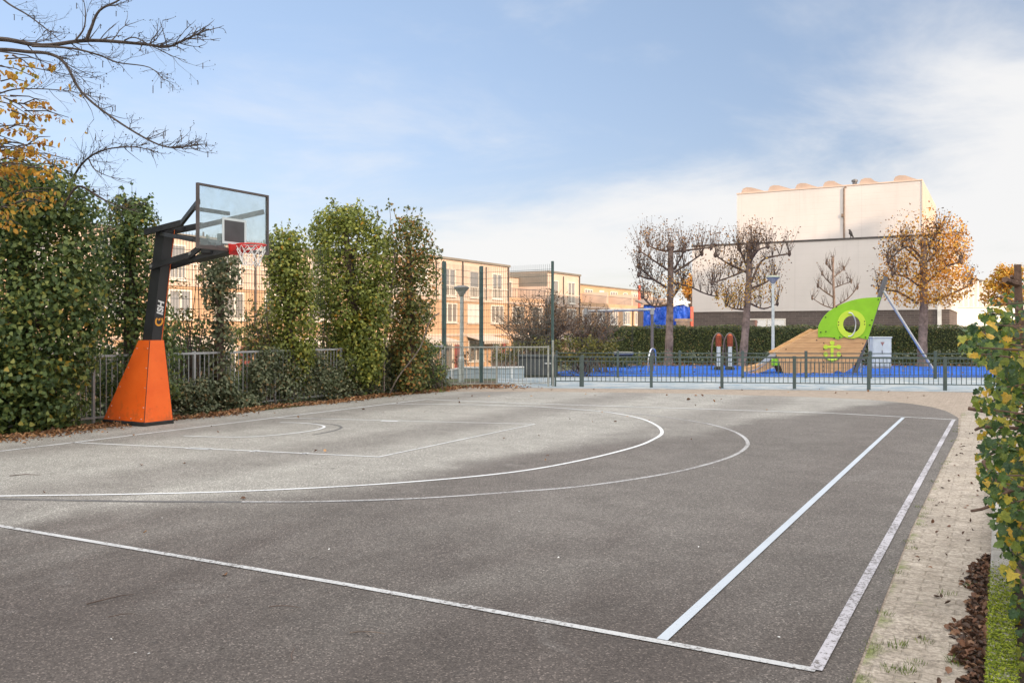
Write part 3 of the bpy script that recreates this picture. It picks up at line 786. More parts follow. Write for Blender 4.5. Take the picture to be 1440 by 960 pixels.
# ------------------------------------------------------------------ basketball hoop (local x = out over the court, y = along the base line)
HN, HM = -12.84, 10.36
hoop = thing('basketball_hoop', 'basketball hoop with orange padded base, black leaning post and clear backboard', 'basketball hoop', C(HN, HM), THETA)
# orange padded base: a truncated pyramid over a black plinth
def frustum(mb, x0, x1, y0, y1, z0, X0, X1, Y0, Y1, z1):
    mb.add([(x0,y0,z0),(x1,y0,z0),(x1,y1,z0),(x0,y1,z0),(X0,Y0,z1),(X1,Y0,z1),(X1,Y1,z1),(X0,Y1,z1)],
           [(0,3,2,1),(4,5,6,7),(0,1,5,4),(1,2,6,5),(2,3,7,6),(3,0,4,7)])
b = MB(); b.cbox(-1.10, 0.015, -0.315, 0.315, 0.008, 0.075, 0.012); b.build('base_plate', M['rubber'], hoop)
b = MB(); frustum(b, -1.09, 0.0, -0.30, 0.30, 0.075, -0.34, -0.045, -0.15, 0.15, 1.49)
pad = b.build('base_padding', M['orange_pad'], hoop)
# seams and studs
s = MB()
for sy in (-1, 1):
    s.tube([(0.001, sy*0.301, 0.08), (-0.044, sy*0.151, 1.485)], 0.006, 5)
s.tube([(-1.085, -0.3, 0.078), (0.0, -0.302, 0.078)], 0.006, 5)
s.build('seam', M['rubber'], pad)
def stud(x, y, z): MB().lathe([(0.009, -0.006), (0.009, 0.006)], 8, (x, y, z)).build('stud', M['white_dirty'], pad)
for t in (0.18, 0.42, 0.66, 0.9):
    z = 0.075+1.415*t; ye = -0.30+0.15*t
    stud(-0.045*t-0.04, ye-0.002, z); stud(-1.09+0.75*t+0.06, ye-0.002, z)
for xx in (-0.95, -0.65, -0.35, -0.08): stud(xx, -0.298, 0.13)
# leaning post
b = MB()
def post_x(z): return -0.045+(z-1.49)/1.94*0.32
frustum(b, -0.295, -0.055, -0.105, 0.105, 1.49, 0.06, 0.285, -0.10, 0.10, 3.44)
post = b.build('post', M['black_steel'], hoop)
b = MB(); b.bar((-0.052, 0.103, 1.5), (0.285, 0.098, 3.42), 0.012, 0.012)
b.build('edge_strip', plain('orange_edge_strip', (0.7, 0.13, 0.03), 0.5), post)
# writing on the front of the post: open orange ring and white ISH reading upwards
rot_lean = math.atan2(0.295, 1.95)
logo = MB()
cz = 1.82; ring = []
for i in range(25):
    a = math.radians(40+280*i/24); ring.append(a)
def on_post(yy, zz, off=0.006): return (-0.055+(zz-1.49)*0.17436+off, yy, zz)
k0 = 25
vs = []
for a in ring:
    for rr in (0.052, 0.086): vs.append(on_post(rr*math.sin(a)*-1, cz-rr*math.cos(a)*-1))
logo.add(vs, [(2*i, 2*i+1, 2*i+3, 2*i+2) for i in range(24)])
vs = []
for sgn in (1,):
    logo.add([on_post(-0.02, cz+0.01), on_post(0.02, cz+0.02), on_post(0.02, cz+0.06), on_post(-0.02, cz+0.05)], [(0,1,2,3)])
logo.build('logo', M['logo_orange'], post, fix=False)
cu = bpy.data.curves.new('lettering', 'FONT'); cu.body = 'ISH'; cu.size = 0.17; cu.shear = 0.25; cu.extrude = 0.003; cu.offset = 0.006
cu.align_x = 'LEFT'; cu.align_y = 'CENTER'; cu.materials.append(M['logo_white'])
lt_curve = bpy.data.objects.new('lettering', cu)
lt = mk('lettering', bpy.data.meshes.new_from_object(lt_curve), post); bpy.data.objects.remove(lt_curve)
# text x -> up the post, text y -> -y, normal -> +x
ux = Vector((0.1718, 0, 0.9851)); uy = Vector((0, -1, 0)); uz = ux.cross(uy)
mt = Matrix((ux, uy, uz)).transposed().to_4x4(); mt.translation = Vector(on_post(0.0, 1.925, 0.006))
lt.matrix_local = mt
# arms
b = MB()
for sy in (-1, 1):
    y = sy*0.16
    b.bar((-0.02, y, 2.76), (0.98, y, 2.93), 0.05, 0.10)
    b.bar((0.98, y, 2.925), (1.30, y*0.9, 3.10), 0.05, 0.09)
b.bar((0.9, 0.0, 2.86), (1.80, 0.0, 2.98), 0.24, 0.075)
low = b.build('lower_arm', M['black_steel'], hoop)
for sy in (-1, 1):
    MB().tube([(0.03, sy*0.16, 2.77), (0.03, sy*0.20, 2.77)], 0.028, 10).build('bolt', M['steel'], low)
    MB().tube([(1.0, sy*0.1, 2.95), (1.0, sy*0.20, 2.95)], 0.03, 10).build('bolt', M['steel'], low)
b = MB()
for sy in (-1, 1):
    b.bar((-0.16, sy*0.15, 3.37), (0.84, sy*0.21, 3.47), 0.06, 0.10)
    b.bar((0.82, sy*0.21, 3.46), (1.80, sy*0.70, 3.70), 0.05, 0.08)
b.bar((0.45, -0.18, 3.43), (0.45, 0.18, 3.43), 0.05, 0.08); b.bar((1.66, -0.66, 3.60), (1.66, 0.05, 3.60), 0.05, 0.06)
up = b.build('upper_arm', M['black_steel'], hoop)
b = MB()
for sy in (-1, 1):
    b.bar((0.2, sy*0.12, 3.33), (1.45, sy*0.5, 3.12), 0.04, 0.06)
    b.bar((1.45, sy*0.5, 3.12), (1.80, sy*0.5, 3.08), 0.04, 0.06)
b.build('brace', M['black_steel'], hoop)
b = MB(); b.cbox(1.22, 1.46, -0.16, 0.16, 2.93, 3.14, 0.02); b.tube([(1.1, 0, 2.98), (1.5, 0, 3.08)], 0.05, 10)
b.build('hinge_bracket', M['black_steel'], hoop)
# backboard
BX = 1.83; hw = 0.765; z0, z1 = 2.955, 3.985
b = MB(); b.box(BX-0.006, BX+0.006, -hw+0.035, hw-0.035, z0+0.045, z1-0.035)
bb = b.build('backboard', M['clear'], hoop)
b = MB()
b.box(BX-0.025, BX+0.025, -hw, -hw+0.034, z0, z1); b.box(BX-0.025, BX+0.025, hw-0.034, hw, z0, z1)
b.box(BX-0.025, BX+0.025, -hw+0.034, hw-0.034, z1-0.034, z1); b.box(BX-0.025, BX+0.025, -hw+0.034, hw-0.034, z0, z0+0.055)
b.build('backboard_frame', M['frame_steel'], bb)
b = MB(); b.box(BX+0.0075, BX+0.012, -0.215, 0.215, 3.115, 3.46); b.build('target_panel', plain('dark_target_panel', (0.06, 0.06, 0.065), 0.5), bb)
b = MB(); e = 0.035
for (ya, yb, za, zb) in ((-.26,-.215,3.075,3.50), (.215,.26,3.075,3.50), (-.215,.215,3.46,3.50), (-.215,.215,3.075,3.115)):
    b.box(BX+0.0075, BX+0.011, ya, yb, za, zb)
b.build('target_outline', _line('pale_target_outline', (0.62, 0.70, 0.72), 0.25, (0.5, 0.6, 0.62)), bb)
# rim
rx = BX+0.39; rz = 3.05
b = MB()
b.tube([(rx+0.232*math.cos(2*PI*i/32), 0.232*math.sin(2*PI*i/32), rz) for i in range(33)], 0.013, 8, cap=False)
b.prism([(-0.13, rz-0.15), (0.13, rz-0.15), (0.15, rz+0.025), (-0.15, rz+0.025)], 'x', BX+0.028, BX+0.042)
b.add([(BX+.042, -.13, rz+.018), (BX+.042, .13, rz+.018), (rx-.18, .12, rz+.014), (rx-.18, -.12, rz+.014),
       (BX+.042, -.13, rz-.1), (BX+.042, .13, rz-.1), (rx-.18, .12, rz-.02), (rx-.18, -.12, rz-.02)],
      [(0,1,2,3), (4,7,6,5), (0,3,7,4), (1,5,6,2), (3,2,6,7), (0,4,5,1)])
for sy in (-1, 1): b.bar((BX+0.04, sy*0.12, rz-0.12), (rx-0.02, sy*0.225, rz-0.01), 0.012, 0.03)
rim = b.build('rim', M['rim_red'], hoop)
b = MB(); NS = 12
prof = [(0.225, 0), (0.215, -0.08), (0.185, -0.16), (0.155, -0.24), (0.135, -0.28), (0.13, -0.33)]
for i in range(NS):
    for d in (-1, 1):
        pts = []
        for j, (r, z) in enumerate(prof):
            a = 2*PI*(i + d*j*0.5)/NS
            pts.append((rx+r*math.cos(a)+0.008*math.sin(i*3+j), r*math.sin(a)+0.008*math.cos(i*5+j), rz-0.02+z*(0.95+0.06*math.sin(i*2.1))))
        b.tube(pts, 0.0055, 4)
b.build('net', M['net'], rim)

# ------------------------------------------------------------------ railings and mesh fence
def railing(name, label, p0, p1, n_post, zt, mat, gap=0.115, zb=0.10, bar_r=0.009, rail_r=0.02, post_w=0.05, group=None, loc0=None, two_rail=0.0, post_top=0.04):
    p0, p1 = Vector(p0), Vector(p1); d = p1-p0; L = d.length; ang = math.atan2(d.y, d.x)
    t = thing(name, label, 'fence', p0, ang, group)
    for i in range(n_post):
        x = L*i/(n_post-1)
        MB().cbox(x-post_w/2, x+post_w/2, -post_w/2, post_w/2, 0, zt+post_top, 0.006).build('post', mat, t)
        if i == n_post-1: continue
        x1 = L*(i+1)/(n_post-1); a, e = x+post_w/2, x1-post_w/2
        b = MB()
        b.bar((a, 0, zt), (e, 0, zt), rail_r*2, rail_r*2)
        b.bar((a, 0, zb), (e, 0, zb), rail_r*1.6, rail_r*1.6)
        if two_rail: b.bar((a, 0, zt-two_rail), (e, 0, zt-two_rail), rail_r*1.6, rail_r*1.6)
        k = max(1, int(round((e-a)/gap)))
        for j in range(1, k):
            xx = a+(e-a)*j/k+rnd.gauss(0, 0.002)
            b.tube([(xx, 0, zb), (xx+rnd.gauss(0, .003), 0, zt-(two_rail or 0))], bar_r, 5, cap=False)
        b.build('bar_panel', mat, t)
    return t
FN = -14.12
grey1 = railing('railing', 'long galvanised bar railing overgrown with ivy behind the basketball hoop', C(FN, -1.2), C(FN, 21.2), 11, 1.2, M['galv'], 0.118, bar_r=0.010, rail_r=0.021)
r0 = C(FN, 21.2) + Vector((0.06, 0.02, 0)); r1 = gp(771, 543.6)
grey2 = railing('railing', 'short galvanised bar railing in front of the grey lamp and low wall', r0, r1, 3, 1.17, M['galv_old'], 0.127, bar_r=0.0095, rail_r=0.019)
e1 = gp(777.5, 543.5)
b = thing('fence_post', 'pale steel end post where the bar railing meets the green playground fence', 'post', e1)
pb = MB(); pb.tube([(0,0,0), (0,0,1.34)], 0.033, 10); pb.lathe([(0.035, 1.335), (0.03, 1.36), (0.01, 1.37)], 10); pb.build('tube', M['galv_old'], b)

# small white notice on the railing
sp_ = C(FN, 20.35, 1.06)
sg = thing('notice', 'small white notice plate fixed to the ivy covered bar railing', 'sign', sp_+Vector((0.03, -0.05, 0)), THETA+PI/2-0.3)
MB().cbox(-0.13, 0.13, -0.006, 0.006, -0.12, 0.12, 0.004).build('plate', M['white'], sg)
b = MB(); b.box(-0.06, 0.03, -0.009, -0.0065, -0.05, 0.0); b.box(-0.03, 0.07, -0.009, -0.0065, 0.02, 0.045); b.build('faded_print', plain('faded_print', (0.5, 0.52, 0.54), 0.6), sg)

# tall green mesh fence: run along the boundary, corner, then one panel across
mf = thing('mesh_fence', 'tall dark green wire mesh fence behind the ivy and the bar railing', 'fence', (0,0,0), THETA)
MN = -14.42; MH = 3.68; corner_m = 23.9
posts = []
posts = [23.9, 21.75, 19.95, 17.5, 15.28, 13.19, 10.95, 8.7]
def meshpanel(a, b_, h=MH):
    a, b_ = Vector((*a, 0)), Vector((*b_, 0)); d = b_-a; L = d.length; d.normalize(); m = MB()
    k = int(L/0.075)
    for j in range(1, k):
        p = a+d*(L*j/k); m.bar((p.x, p.y, 0.05), (p.x, p.y, h-0.02), 0.006, 0.006)
    z = 0.1
    while z < h:
        for o in (-0.006, 0.006):
            q = Vector((-d.y, d.x, 0))*o
            m.bar((a.x+q.x, a.y+q.y, z), (b_.x+q.x, b_.y+q.y, z), 0.007, 0.009)
        z += 0.2
    m.build('mesh_panel', M['wire'], mf)
for i, pm in enumerate(posts):
    MB().cbox(MN-0.045, MN+0.045, pm-0.06, pm+0.06, 0, MH+0.03, 0.008).build('post', M['green_steel'], mf)
    if i: meshpanel((MN, posts[i-1]-0.06), (MN, pm+0.06))
ep = NM(pp(777, 460, 26.3)); end_n = ep[0]; end_m = ep[1]
MB().cbox(end_n-0.035, end_n+0.035, end_m-0.035, end_m+0.035, 0, MH+0.06, 0.008).build('post', M['green_steel'], mf)
meshpanel((MN+0.045, corner_m), (end_n-0.035, end_m))

# green playground fences (front and back rows)
d1 = gp(819, 544); d2 = gp(1329, 549.3); dv = (d2-d1)/5.0
front = railing('playground_fence', 'nearer of two dark green bar fences, between the paving and the pale path', d1-dv*0.0, d1+dv*7.0, 8, 0.885, M['fence_green'], 0.13, zb=0.17, bar_r=0.0105, rail_r=0.016, post_w=0.085, two_rail=0.125, post_top=0.05)
fl = railing('playground_fence', 'short stub of dark green bar fence beside the pale steel end post', gp(781, 543.6), d1-dv.normalized()*0.06, 2, 0.885, M['fence_green'], 0.13, zb=0.17, bar_r=0.0105, rail_r=0.016, post_w=0.05, two_rail=0.125, post_top=0.0)
b1 = gp(1062, 531.5); b2 = gp(1242, 532.3); bv = (b2-b1)/2
back = railing('playground_fence', 'farther of two dark green bar fences, at the edge of the blue surface', b1-bv*3.2, b1+bv*4.8, 9, 0.86, M['fence_green'], 0.13, zb=0.12, bar_r=0.0105, rail_r=0.016, post_w=0.085, two_rail=0.125, post_top=0.09)

# low blue grey wall with white coping, with a sloping part at its left
lw = thing('low_wall', 'low blue grey wall with white coping and handrail behind the bar railing', 'wall', (0,0,0))
Yw = 30.0
b = MB()
q = [pp(622, 522.5, Yw), pp(652, 517.5, Yw), pp(737, 517.2, Yw)]
for a, c in ((q[0], q[1]), (q[1], q[2])):
    b.add([(a.x, a.y, -0.2), (c.x, c.y, -0.2), (c.x, c.y+.22, -0.2), (a.x, a.y+.22, -0.2), (a.x, a.y, a.z), (c.x, c.y, c.z), (c.x, c.y+.22, c.z), (a.x, a.y+.22, a.z)],
          [(0,3,2,1),(4,5,6,7),(0,1,5,4),(1,2,6,5),(2,3,7,6),(3,0,4,7)])
b.build('wall_face', M['lowwall'], lw)
b = MB()
for a, c in ((q[0], q[1]), (q[1], q[2])):
    b.bar(a+Vector((0, .11, .02)), c+Vector((0, .11, .02)), 0.3, 0.045)
b.build('coping', M['white'], lw)
b = MB()
for i, t in enumerate((0.05, 0.3, 0.55, 0.8)):
    p = q[1].lerp(q[2], t); b.box(p.x-0.02, p.x+0.02, p.y-0.03, p.y-0.002, p.z-0.35, p.z)
p = q[0].lerp(q[1], 0.45); b.box(p.x-0.02, p.x+0.02, p.y-0.03, p.y-0.002, p.z-0.4, p.z)
b.build('bracket', M['white'], lw)

# dark storage bin behind the railing
bn = thing('storage_bin', 'dark grey storage bin with handle between the low wall and the playground', 'bin', pp(754, 524, 31.0)*1.0)
bp = pp(754, 524, 31.0); bn.location = (bp.x, bp.y, 0); FRAME[bn.name] = Matrix.Translation((bp.x, bp.y, 0))
MB().cbox(-0.62, 0.72, -0.35, 0.35, 0.06, 0.70, 0.03).build('bin_body', plain('dark_bin_plastic', (0.05, 0.055, 0.06), 0.6), bn)
MB().cbox(-0.66, 0.76, -0.4, 0.38, 0.70, 0.80, 0.03).build('lid', plain('dark_bin_lid', (0.045, 0.05, 0.055), 0.55), bn)
b = MB(); b.tube([(0.30, -0.36, 0.50), (0.30, -0.42, 0.5), (0.55, -0.42, 0.5), (0.55, -0.36, 0.5)], 0.018, 6); b.build('handle', M['white_dirty'], bn)
for sx in (-0.5, 0.6): MB().box(sx-0.08, sx+0.08, -0.3, 0.3, 0.0, 0.06).build('foot', M['rubber'], bn)

# ------------------------------------------------------------------ ivy
def ivy_tree(label, prof, Y, mat, size, per=260, trunk=None, sticks=0, clump=(0.24, 0.42), depth=0.75, base=0.0, twigs=0, name='ivy_tree', cat='tree'):
    """prof: rows (v, u_left, u_right) from top to bottom in the photograph, at distance Y"""
    rows = []
    for v, ul, ur in prof:
        a, c = pp(ul, v, Y), pp(ur, v, Y); rows.append((a.z, (a.x+c.x)/2, abs(c.x-a.x)/2))
    rows.sort()
    zs = [r[0] for r in rows]
    def at(z):
        return np.interp(z, zs, [r[1] for r in rows]), np.interp(z, zs, [r[2] for r in rows])
    cx0, _ = at(zs[0])
    t = thing(name, label, cat, (cx0, Y, base))
    zmin, zmax = zs[0], zs[-1]
    area = sum((zs[i+1]-zs[i])*PI*(rows[i][2]+rows[i+1][2]) for i in range(len(rows)-1))
    nc = int(area/(0.062 if clump[1] > 0.35 else 0.036))
    cs, rs = [], []
    for i in range(nc):
        z = rnd.uniform(zmin, zmax); c, h = at(z); a = rnd.uniform(0, 2*PI)
        r = rnd.uniform(*clump); r = min(r, max(0.12, h*0.8))
        k = max(0.0, h-r*0.5)*(1 if rnd.random() < 0.8 else rnd.random())
        zz_ = min(z, zmax-r*0.55)
        cs.append((c+k*math.cos(a), Y+k*depth*math.sin(a), zz_)); rs.append(r)
    P, N = blob_leaves(cs, rs, per, 0.85)
    # stray shoots at the top and the sides
    if sticks:
        b = MB(); SP, SN = [], []
        for i in range(sticks):
            z = zmax-rnd.random()**2*(zmax-zmin)*0.35; c, h = at(z); a = rnd.uniform(0, 2*PI)
            p = Vector((c+h*0.85*math.cos(a), Y+h*0.7*math.sin(a), z-0.08)); L = rnd.uniform(0.15, 0.45)
            d = Vector((math.cos(a)*0.5, math.sin(a)*0.5, 1.0)).normalized()
            e = p+d*L; b.tube([p, p.lerp(e, .5)+Vector((rnd.gauss(0, .02), 0, 0)), e], [0.007, 0.005, 0.003], 4)
            for k in range(rnd.randint(4, 8)):
                SP.append(p.lerp(e, rnd.uniform(0.3, 1.05))+Vector((rnd.gauss(0, .03), rnd.gauss(0, .03), 0))); SN.append((rnd.gauss(0, 1), rnd.gauss(0, 1)-.5, rnd.gauss(0, .6)))
        P = np.concatenate([P, np.array(SP)]); N = np.concatenate([N, np.array(SN)])
        b.build('shoots', M['bark_twig'], t, world=True)
    leaves('foliage', P, N, nprnd.uniform(size*0.7, size*1.25, len(P)), mat, t, T_IVY, 0.6, 1.0)
    b = MB(); c0, h0 = at(zmin); cm, hm = at((zmin+zmax)/2); ct, ht = at(zmax)
    r = trunk or 0.14
    b.tube([(c0, Y, base-0.05), ((c0+cm)/2, Y, (zmin+zmax)/4), (cm, Y, (zmin+zmax)/2), (ct, Y, zmax-0.35)], [r*1.2, r, r*0.8, r*0.35], 9)
    for i in range(7):
        z = rnd.uniform(zmin+0.3, zmax-0.4); c, h = at(z); a = rnd.uniform(0, 2*PI)
        b.tube([(c, Y, z-0.25), (c+h*.4*math.cos(a), Y+h*.3*math.sin(a), z-0.1), (c+h*0.75*math.cos(a), Y+h*0.6*math.sin(a), z+0.12)], [r*.4, r*.28, r*.12], 6)
    b.build('trunk', M['bark_twig'], t, world=True)
    return t
G_IVY = 'ivy covered trees behind the railing'
def yn(u, n=-14.9):                                         # distance at which column u meets the line of trees
    k = (u-U0)/F; m_ = n*(CT+k*ST)/(k*CT-ST); return -n*ST+m_*CT
ivy_tree('broad dark ivy tree at the left edge, the largest of the ivy covered row', [(236,8,72),(255,-25,100),(290,-45,122),(340,-60,133),(420,-70,136),(480,-70,126),(540,-80,112),(597,-80,100)], 14.6, M['ivy'], 0.075, 400, 0.2, 14, (0.28, 0.5), 0.8)
ivy_tree('second dark ivy tree, standing between the largest one and the hoop post', [(282,165,200),(300,150,214),(340,143,222),(400,136,226),(460,133,240),(500,128,248),(560,122,250)], 16.6, M['ivy'], 0.07, 420, 0.14, 18, (0.22, 0.4), 0.75, twigs=1)
ivy_tree('slim bare-footed ivy tree under the backboard, narrowest of the row', [(350,286,338),(366,284,338),(400,287,333),(440,291,328),(480,290,326),(520,286,330),(560,285,330)], 18.2, M['ivy_dry'], 0.075, 360, 0.1, 6, (0.18, 0.3), 0.8)
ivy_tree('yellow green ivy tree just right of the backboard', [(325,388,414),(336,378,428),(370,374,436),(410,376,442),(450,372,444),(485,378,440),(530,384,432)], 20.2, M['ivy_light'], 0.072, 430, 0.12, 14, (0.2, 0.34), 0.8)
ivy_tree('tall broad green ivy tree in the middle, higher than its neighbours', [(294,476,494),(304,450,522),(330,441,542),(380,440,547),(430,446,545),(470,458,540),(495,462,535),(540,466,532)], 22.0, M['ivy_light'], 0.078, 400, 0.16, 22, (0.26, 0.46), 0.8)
iv6 = ivy_tree('ivy tree with brown stems and orange leaves at the end of the row', [(308,560,588),(322,542,602),(360,540,612),(400,540,614),(440,545,606),(480,548,600),(545,556,598)], 23.0, M['ivy_autumn'], 0.075, 360, 0.14, 12, (0.24, 0.42), 0.8)
# tall shoots with seed heads over the last one
b = MB(); P = []; N = []
for (u0, v0, u1, v1) in ((548,325,547,284),(570,325,572,292),(575,320,588,306),(530,318,531,292),(596,335,620,352)):
    a, c = pp(u0, v0, 23.0), pp(u1, v1, 23.0); b.tube([a, a.lerp(c, .5)+Vector((.03, 0, 0)), c], [.008, .006, .004], 4)
    for k in range(12): P.append(c+Vector((rnd.gauss(0, .05), rnd.gauss(0, .05), rnd.uniform(-.3, .05)))); N.append((rnd.gauss(0, 1), -1, rnd.gauss(0, 1)))
b.build('shoots', M['bark_twig'], iv6, world=True)
leaves('foliage', P, N, 0.085, M['ivy_dry'], iv6, T_IVY)
# bare brown stems climbing in the last ivy tree
b = MB()
for (pl, r) in (([(512,555),(514,500),(520,450),(530,400),(528,340)], .03), ([(528,550),(530,495),(534,440),(545,380)], .028), ([(545,560),(560,530),(590,490),(604,452),(618,440)], .018), ([(522,550),(520,500),(512,440),(516,400)], .018), ([(540,550),(541,480),(548,430),(556,350)], .022)):
    b.tube([pp(u, v, 22.3) for u, v in smooth(pl, 4)], [r]*((len(pl)-1)*4+1), 6)
b.build('stem', M['twig_pale'], iv6, world=True)

# low growth on the railing
def ivy_mat_strip(label, m0, m1, hfun, mat, per, size, nmid=-14.1, thick=0.28):
    cs, rs = [], []
    L = m1-m0
    for i in range(int(L*150)):
        m_ = rnd.uniform(m0, m1); h = hfun(m_)
        if h <= 0.05: continue
        z = h*rnd.random()**0.85; r = rnd.uniform(0.12, 0.24)
        z = min(z, max(0.05, h-r*0.5))
        p = C(nmid+rnd.uniform(-thick, thick*0.75)*(1.1-0.5*z), m_, z); cs.append(p); rs.append(r)
    P, N = blob_leaves(cs, rs, per, 0.9)
    k = P[:, 2] > 0.01; P, N = P[k], N[k]
    N[:, 2] += 0.3
    o = leaves('ivy', P, N, nprnd.uniform(size*.7, size*1.3, len(P)), mat, None, T_IVY)
    return struct(o, label, 'stuff')
def h1(m): return 1.28+0.12*math.sin(m*2.3) if m < 8.6 else max(0.0, 1.25-(m-8.6)*1.3)
ivy_mat_strip('dark ivy hanging over the railing at far left', -0.5, 9.4, h1, M['ivy'], 420, 0.07, -14.0, 0.3)
def h2(m): return (0.62 if m < 14.8 else 0.92) + 0.2*math.sin(m*1.7+1) + 0.14*math.sin(m*4.1) + (0.5 if 13.7 < m < 14.7 else 0) + (0.3 if 16.6 < m < 18.3 else 0) + (0.35 if 18.9 < m < 20.9 else 0)
ivy_mat_strip('greyish ivy creeping through the railing from the hoop to the corner', 10.9, 21.1, h2, M['ivy_dry'], 700, 0.055, -14.08, 0.26)
ivy_mat_strip('ivy and brambles on the ground behind the railing', 8.5, 21.5, lambda m: 1.0+0.35*math.sin(m*2.1+.5), M['ivy'], 150, 0.07, -14.75, 0.3)

# shrubs behind railing
def shrub(label, items, mat, size, stems, per=300, name='shrub', tm=T_OVAL, bark='bark_twig', cat='shrub'):
    """items: (u, v, radius_m, Y)"""
    c0 = pp(items[0][0], items[0][1], items[0][3])
    t = thing(name, label, cat, (c0.x, c0.y, 0))
    cs = [pp(u, v, Y)+Vector((0, rnd.gauss(0, .12), 0)) for u, v, r, Y in items]; rs = [r for *_, r, _y in items]
    P, N = blob_leaves(cs, rs, per*4, 0.9)
    k = P[:, 2] > 0.02
    leaves('foliage', P[k], N[k], nprnd.uniform(size*.7, size*1.3, k.sum()), mat, t, tm)
    b = MB()
    for i in range(stems):
        c = rnd.choice(cs); p = Vector((c0.x+rnd.gauss(0, .12), c0.y+rnd.gauss(0, .1), 0)); q_ = c+Vector((rnd.gauss(0, .1), 0, rnd.uniform(0, .2)))
        mid = p.lerp(q_, .5)+Vector((rnd.gauss(0, .08), rnd.gauss(0, .05), .1)); b.tube([p, mid, q_], [.018, .012, .006], 5)
    b.build('stems', M[bark], t, world=True)
    return t
it = [(rnd.uniform(335, 378), rnd.uniform(425, 500), rnd.uniform(.13, .25), 19.4+rnd.gauss(0, .2)) for i in range(34)]
shrub('loose shrub with yellowing leaves between the slim and the yellow green ivy trees', it, M['ivy_autumn'], 0.07, 12, 95)
it = [(rnd.uniform(350, 385), rnd.uniform(455, 505), rnd.uniform(.14, .25), 19.9+rnd.gauss(0, .2)) for i in range(30)]
shrub('light green shrub at the foot of the yellow green ivy tree', it, M['shrub'], 0.07, 7, 150)
it = [(rnd.uniform(240, 285), rnd.uniform(440, 505), rnd.uniform(.12, .22), 18.0+rnd.gauss(0, .2)) for i in range(24)]
shrub('thin shrub with scattered leaves just right of the hoop post', it, M['ivy'], 0.07, 8, 130)
it = [(rnd.uniform(435, 465), rnd.uniform(400, 500), rnd.uniform(.14, .24), 21.3+rnd.gauss(0, .2)) for i in range(14)]
shrub('feathery yellow and green shrub between the two sunny ivy trees', it, M['shrub'], 0.075, 6, 110)
it = [(rnd.gauss(262, 9), rnd.uniform(375, 470), rnd.uniform(.07, .13), 17.9+rnd.gauss(0, .15)) for i in range(16)]
shrub('tall thin sapling with sparse leaves right of the hoop post', it, M['ivy_autumn'], 0.06, 10, 420)
it = [(rnd.uniform(232, 300), rnd.uniform(462, 540), rnd.uniform(.16, .28), 18.6+rnd.gauss(0, .2)) for i in range(34)]
shrub('green shrub low behind the bars between the hoop post and the slim ivy tree', it, M['ivy'], 0.07, 8, 200)
it = [(rnd.uniform(325, 382), rnd.uniform(462, 535), rnd.uniform(.16, .3), 20.3+rnd.gauss(0, .2)) for i in range(30)]
shrub('mixed green shrub behind the loose yellowing shrub', it, M['ivy_light'], 0.07, 8, 190)
it = [(rnd.uniform(436, 470), rnd.uniform(455, 535), rnd.uniform(.16, .3), 22.0+rnd.gauss(0, .2)) for i in range(24)]
shrub('dark green shrub low between the two sunny ivy trees', it, M['ivy'], 0.07, 8, 190)
it = [(rnd.uniform(590, 622), rnd.uniform(480, 540), rnd.uniform(.16, .28), 24.2+rnd.gauss(0, .15)) for i in range(22)]
shrub('small ivy clad shrub behind the white notice at the end of the railing', it, M['ivy'], 0.07, 6, 200)
it = [(rnd.uniform(80, 175), rnd.uniform(480, 585), rnd.uniform(.14, .28), 17.2+rnd.gauss(0, .2)) for i in range(24)]
shrub('dark shrub with a few yellow leaves behind the bars left of the orange base', it, M['ivy_autumn'], 0.07, 6, 140)
# ------------------------------------------------------------------ street lamps
def lamp(label, u, vb, vt, Y, rp, head_r, cap_mat):
    b0 = pp(u, vt, Y); top = b0.z
    t = thing('street_lamp', label, 'street lamp', (b0.x, Y, 0))
    b = MB(); b.lathe([(rp*1.5, 0), (rp*1.5, 0.75), (rp*1.05, 0.82), (rp*0.85, top-0.42), (rp*0.8, top-0.33)], 14); b.build('pole', M['lamp_pole'], t, smooth=False)
    b = MB(); b.lathe([(rp*0.9, top-0.36), (rp*1.3, top-0.33), (head_r*0.62, top-0.20), (head_r*0.98, top-0.10)], 20)
    h = b.build('lamp_shade', M['lampglass'], t)
    b = MB(); b.lathe([(head_r, top-0.10), (head_r*1.02, top-0.085), (head_r*0.9, top-0.045), (head_r*0.45, top-0.008), (0.02, top)], 20)
    b.build('lamp_cap', cap_mat, t)
    return t
capm = plain('grey_lamp_cap', (0.17, 0.17, 0.165), 0.5, 0, 0.2, 6)
lamp('street lamp with grey cone head behind the bar railing, left of the mesh fence posts', 649, 537, 401, 28.0, 0.062, 0.245, capm)
lamp('taller pale street lamp with cone head in front of the hedge, beside the slide', 1087, 518, 387, 37.5, 0.065, 0.30, plain('green_grey_lamp_cap', (0.30, 0.33, 0.26), 0.5))

# ------------------------------------------------------------------ playground
# swing
Ys = 35.0
sw = thing('nest_swing', 'swing frame with grey posts, pale top bar and black nest seat', 'swing', (pp(870, 500, Ys).x, Ys, 0))
X0, X1 = pp(824, 500, Ys).x, pp(919, 500, Ys).x; zt = 2.42; dY = -1.0
for x, yy in ((X0, Ys), (X1, Ys+0.35)):
    b = MB(); b.tube([(x, yy, 0), (x, yy, zt)], 0.06, 12); b.build('post', M['grey_post'], sw, world=True)
    b = MB(); s_ = 1 if x == X1 else 1
    b.tube(smooth([(x-0.22, yy-0.35, 0), (x-0.20, yy-0.34, 0.5), (x-0.1, yy-0.2, 0.84), (x+0.02, yy-0.05, 0.92), (x+0.16, yy+0.2, 0.82), (x+0.2, yy+0.3, 0.4), (x+0.2, yy+0.32, 0)], 4), 0.03, 8)
    b.build('foot_hoop', M['steel'], sw, world=True)
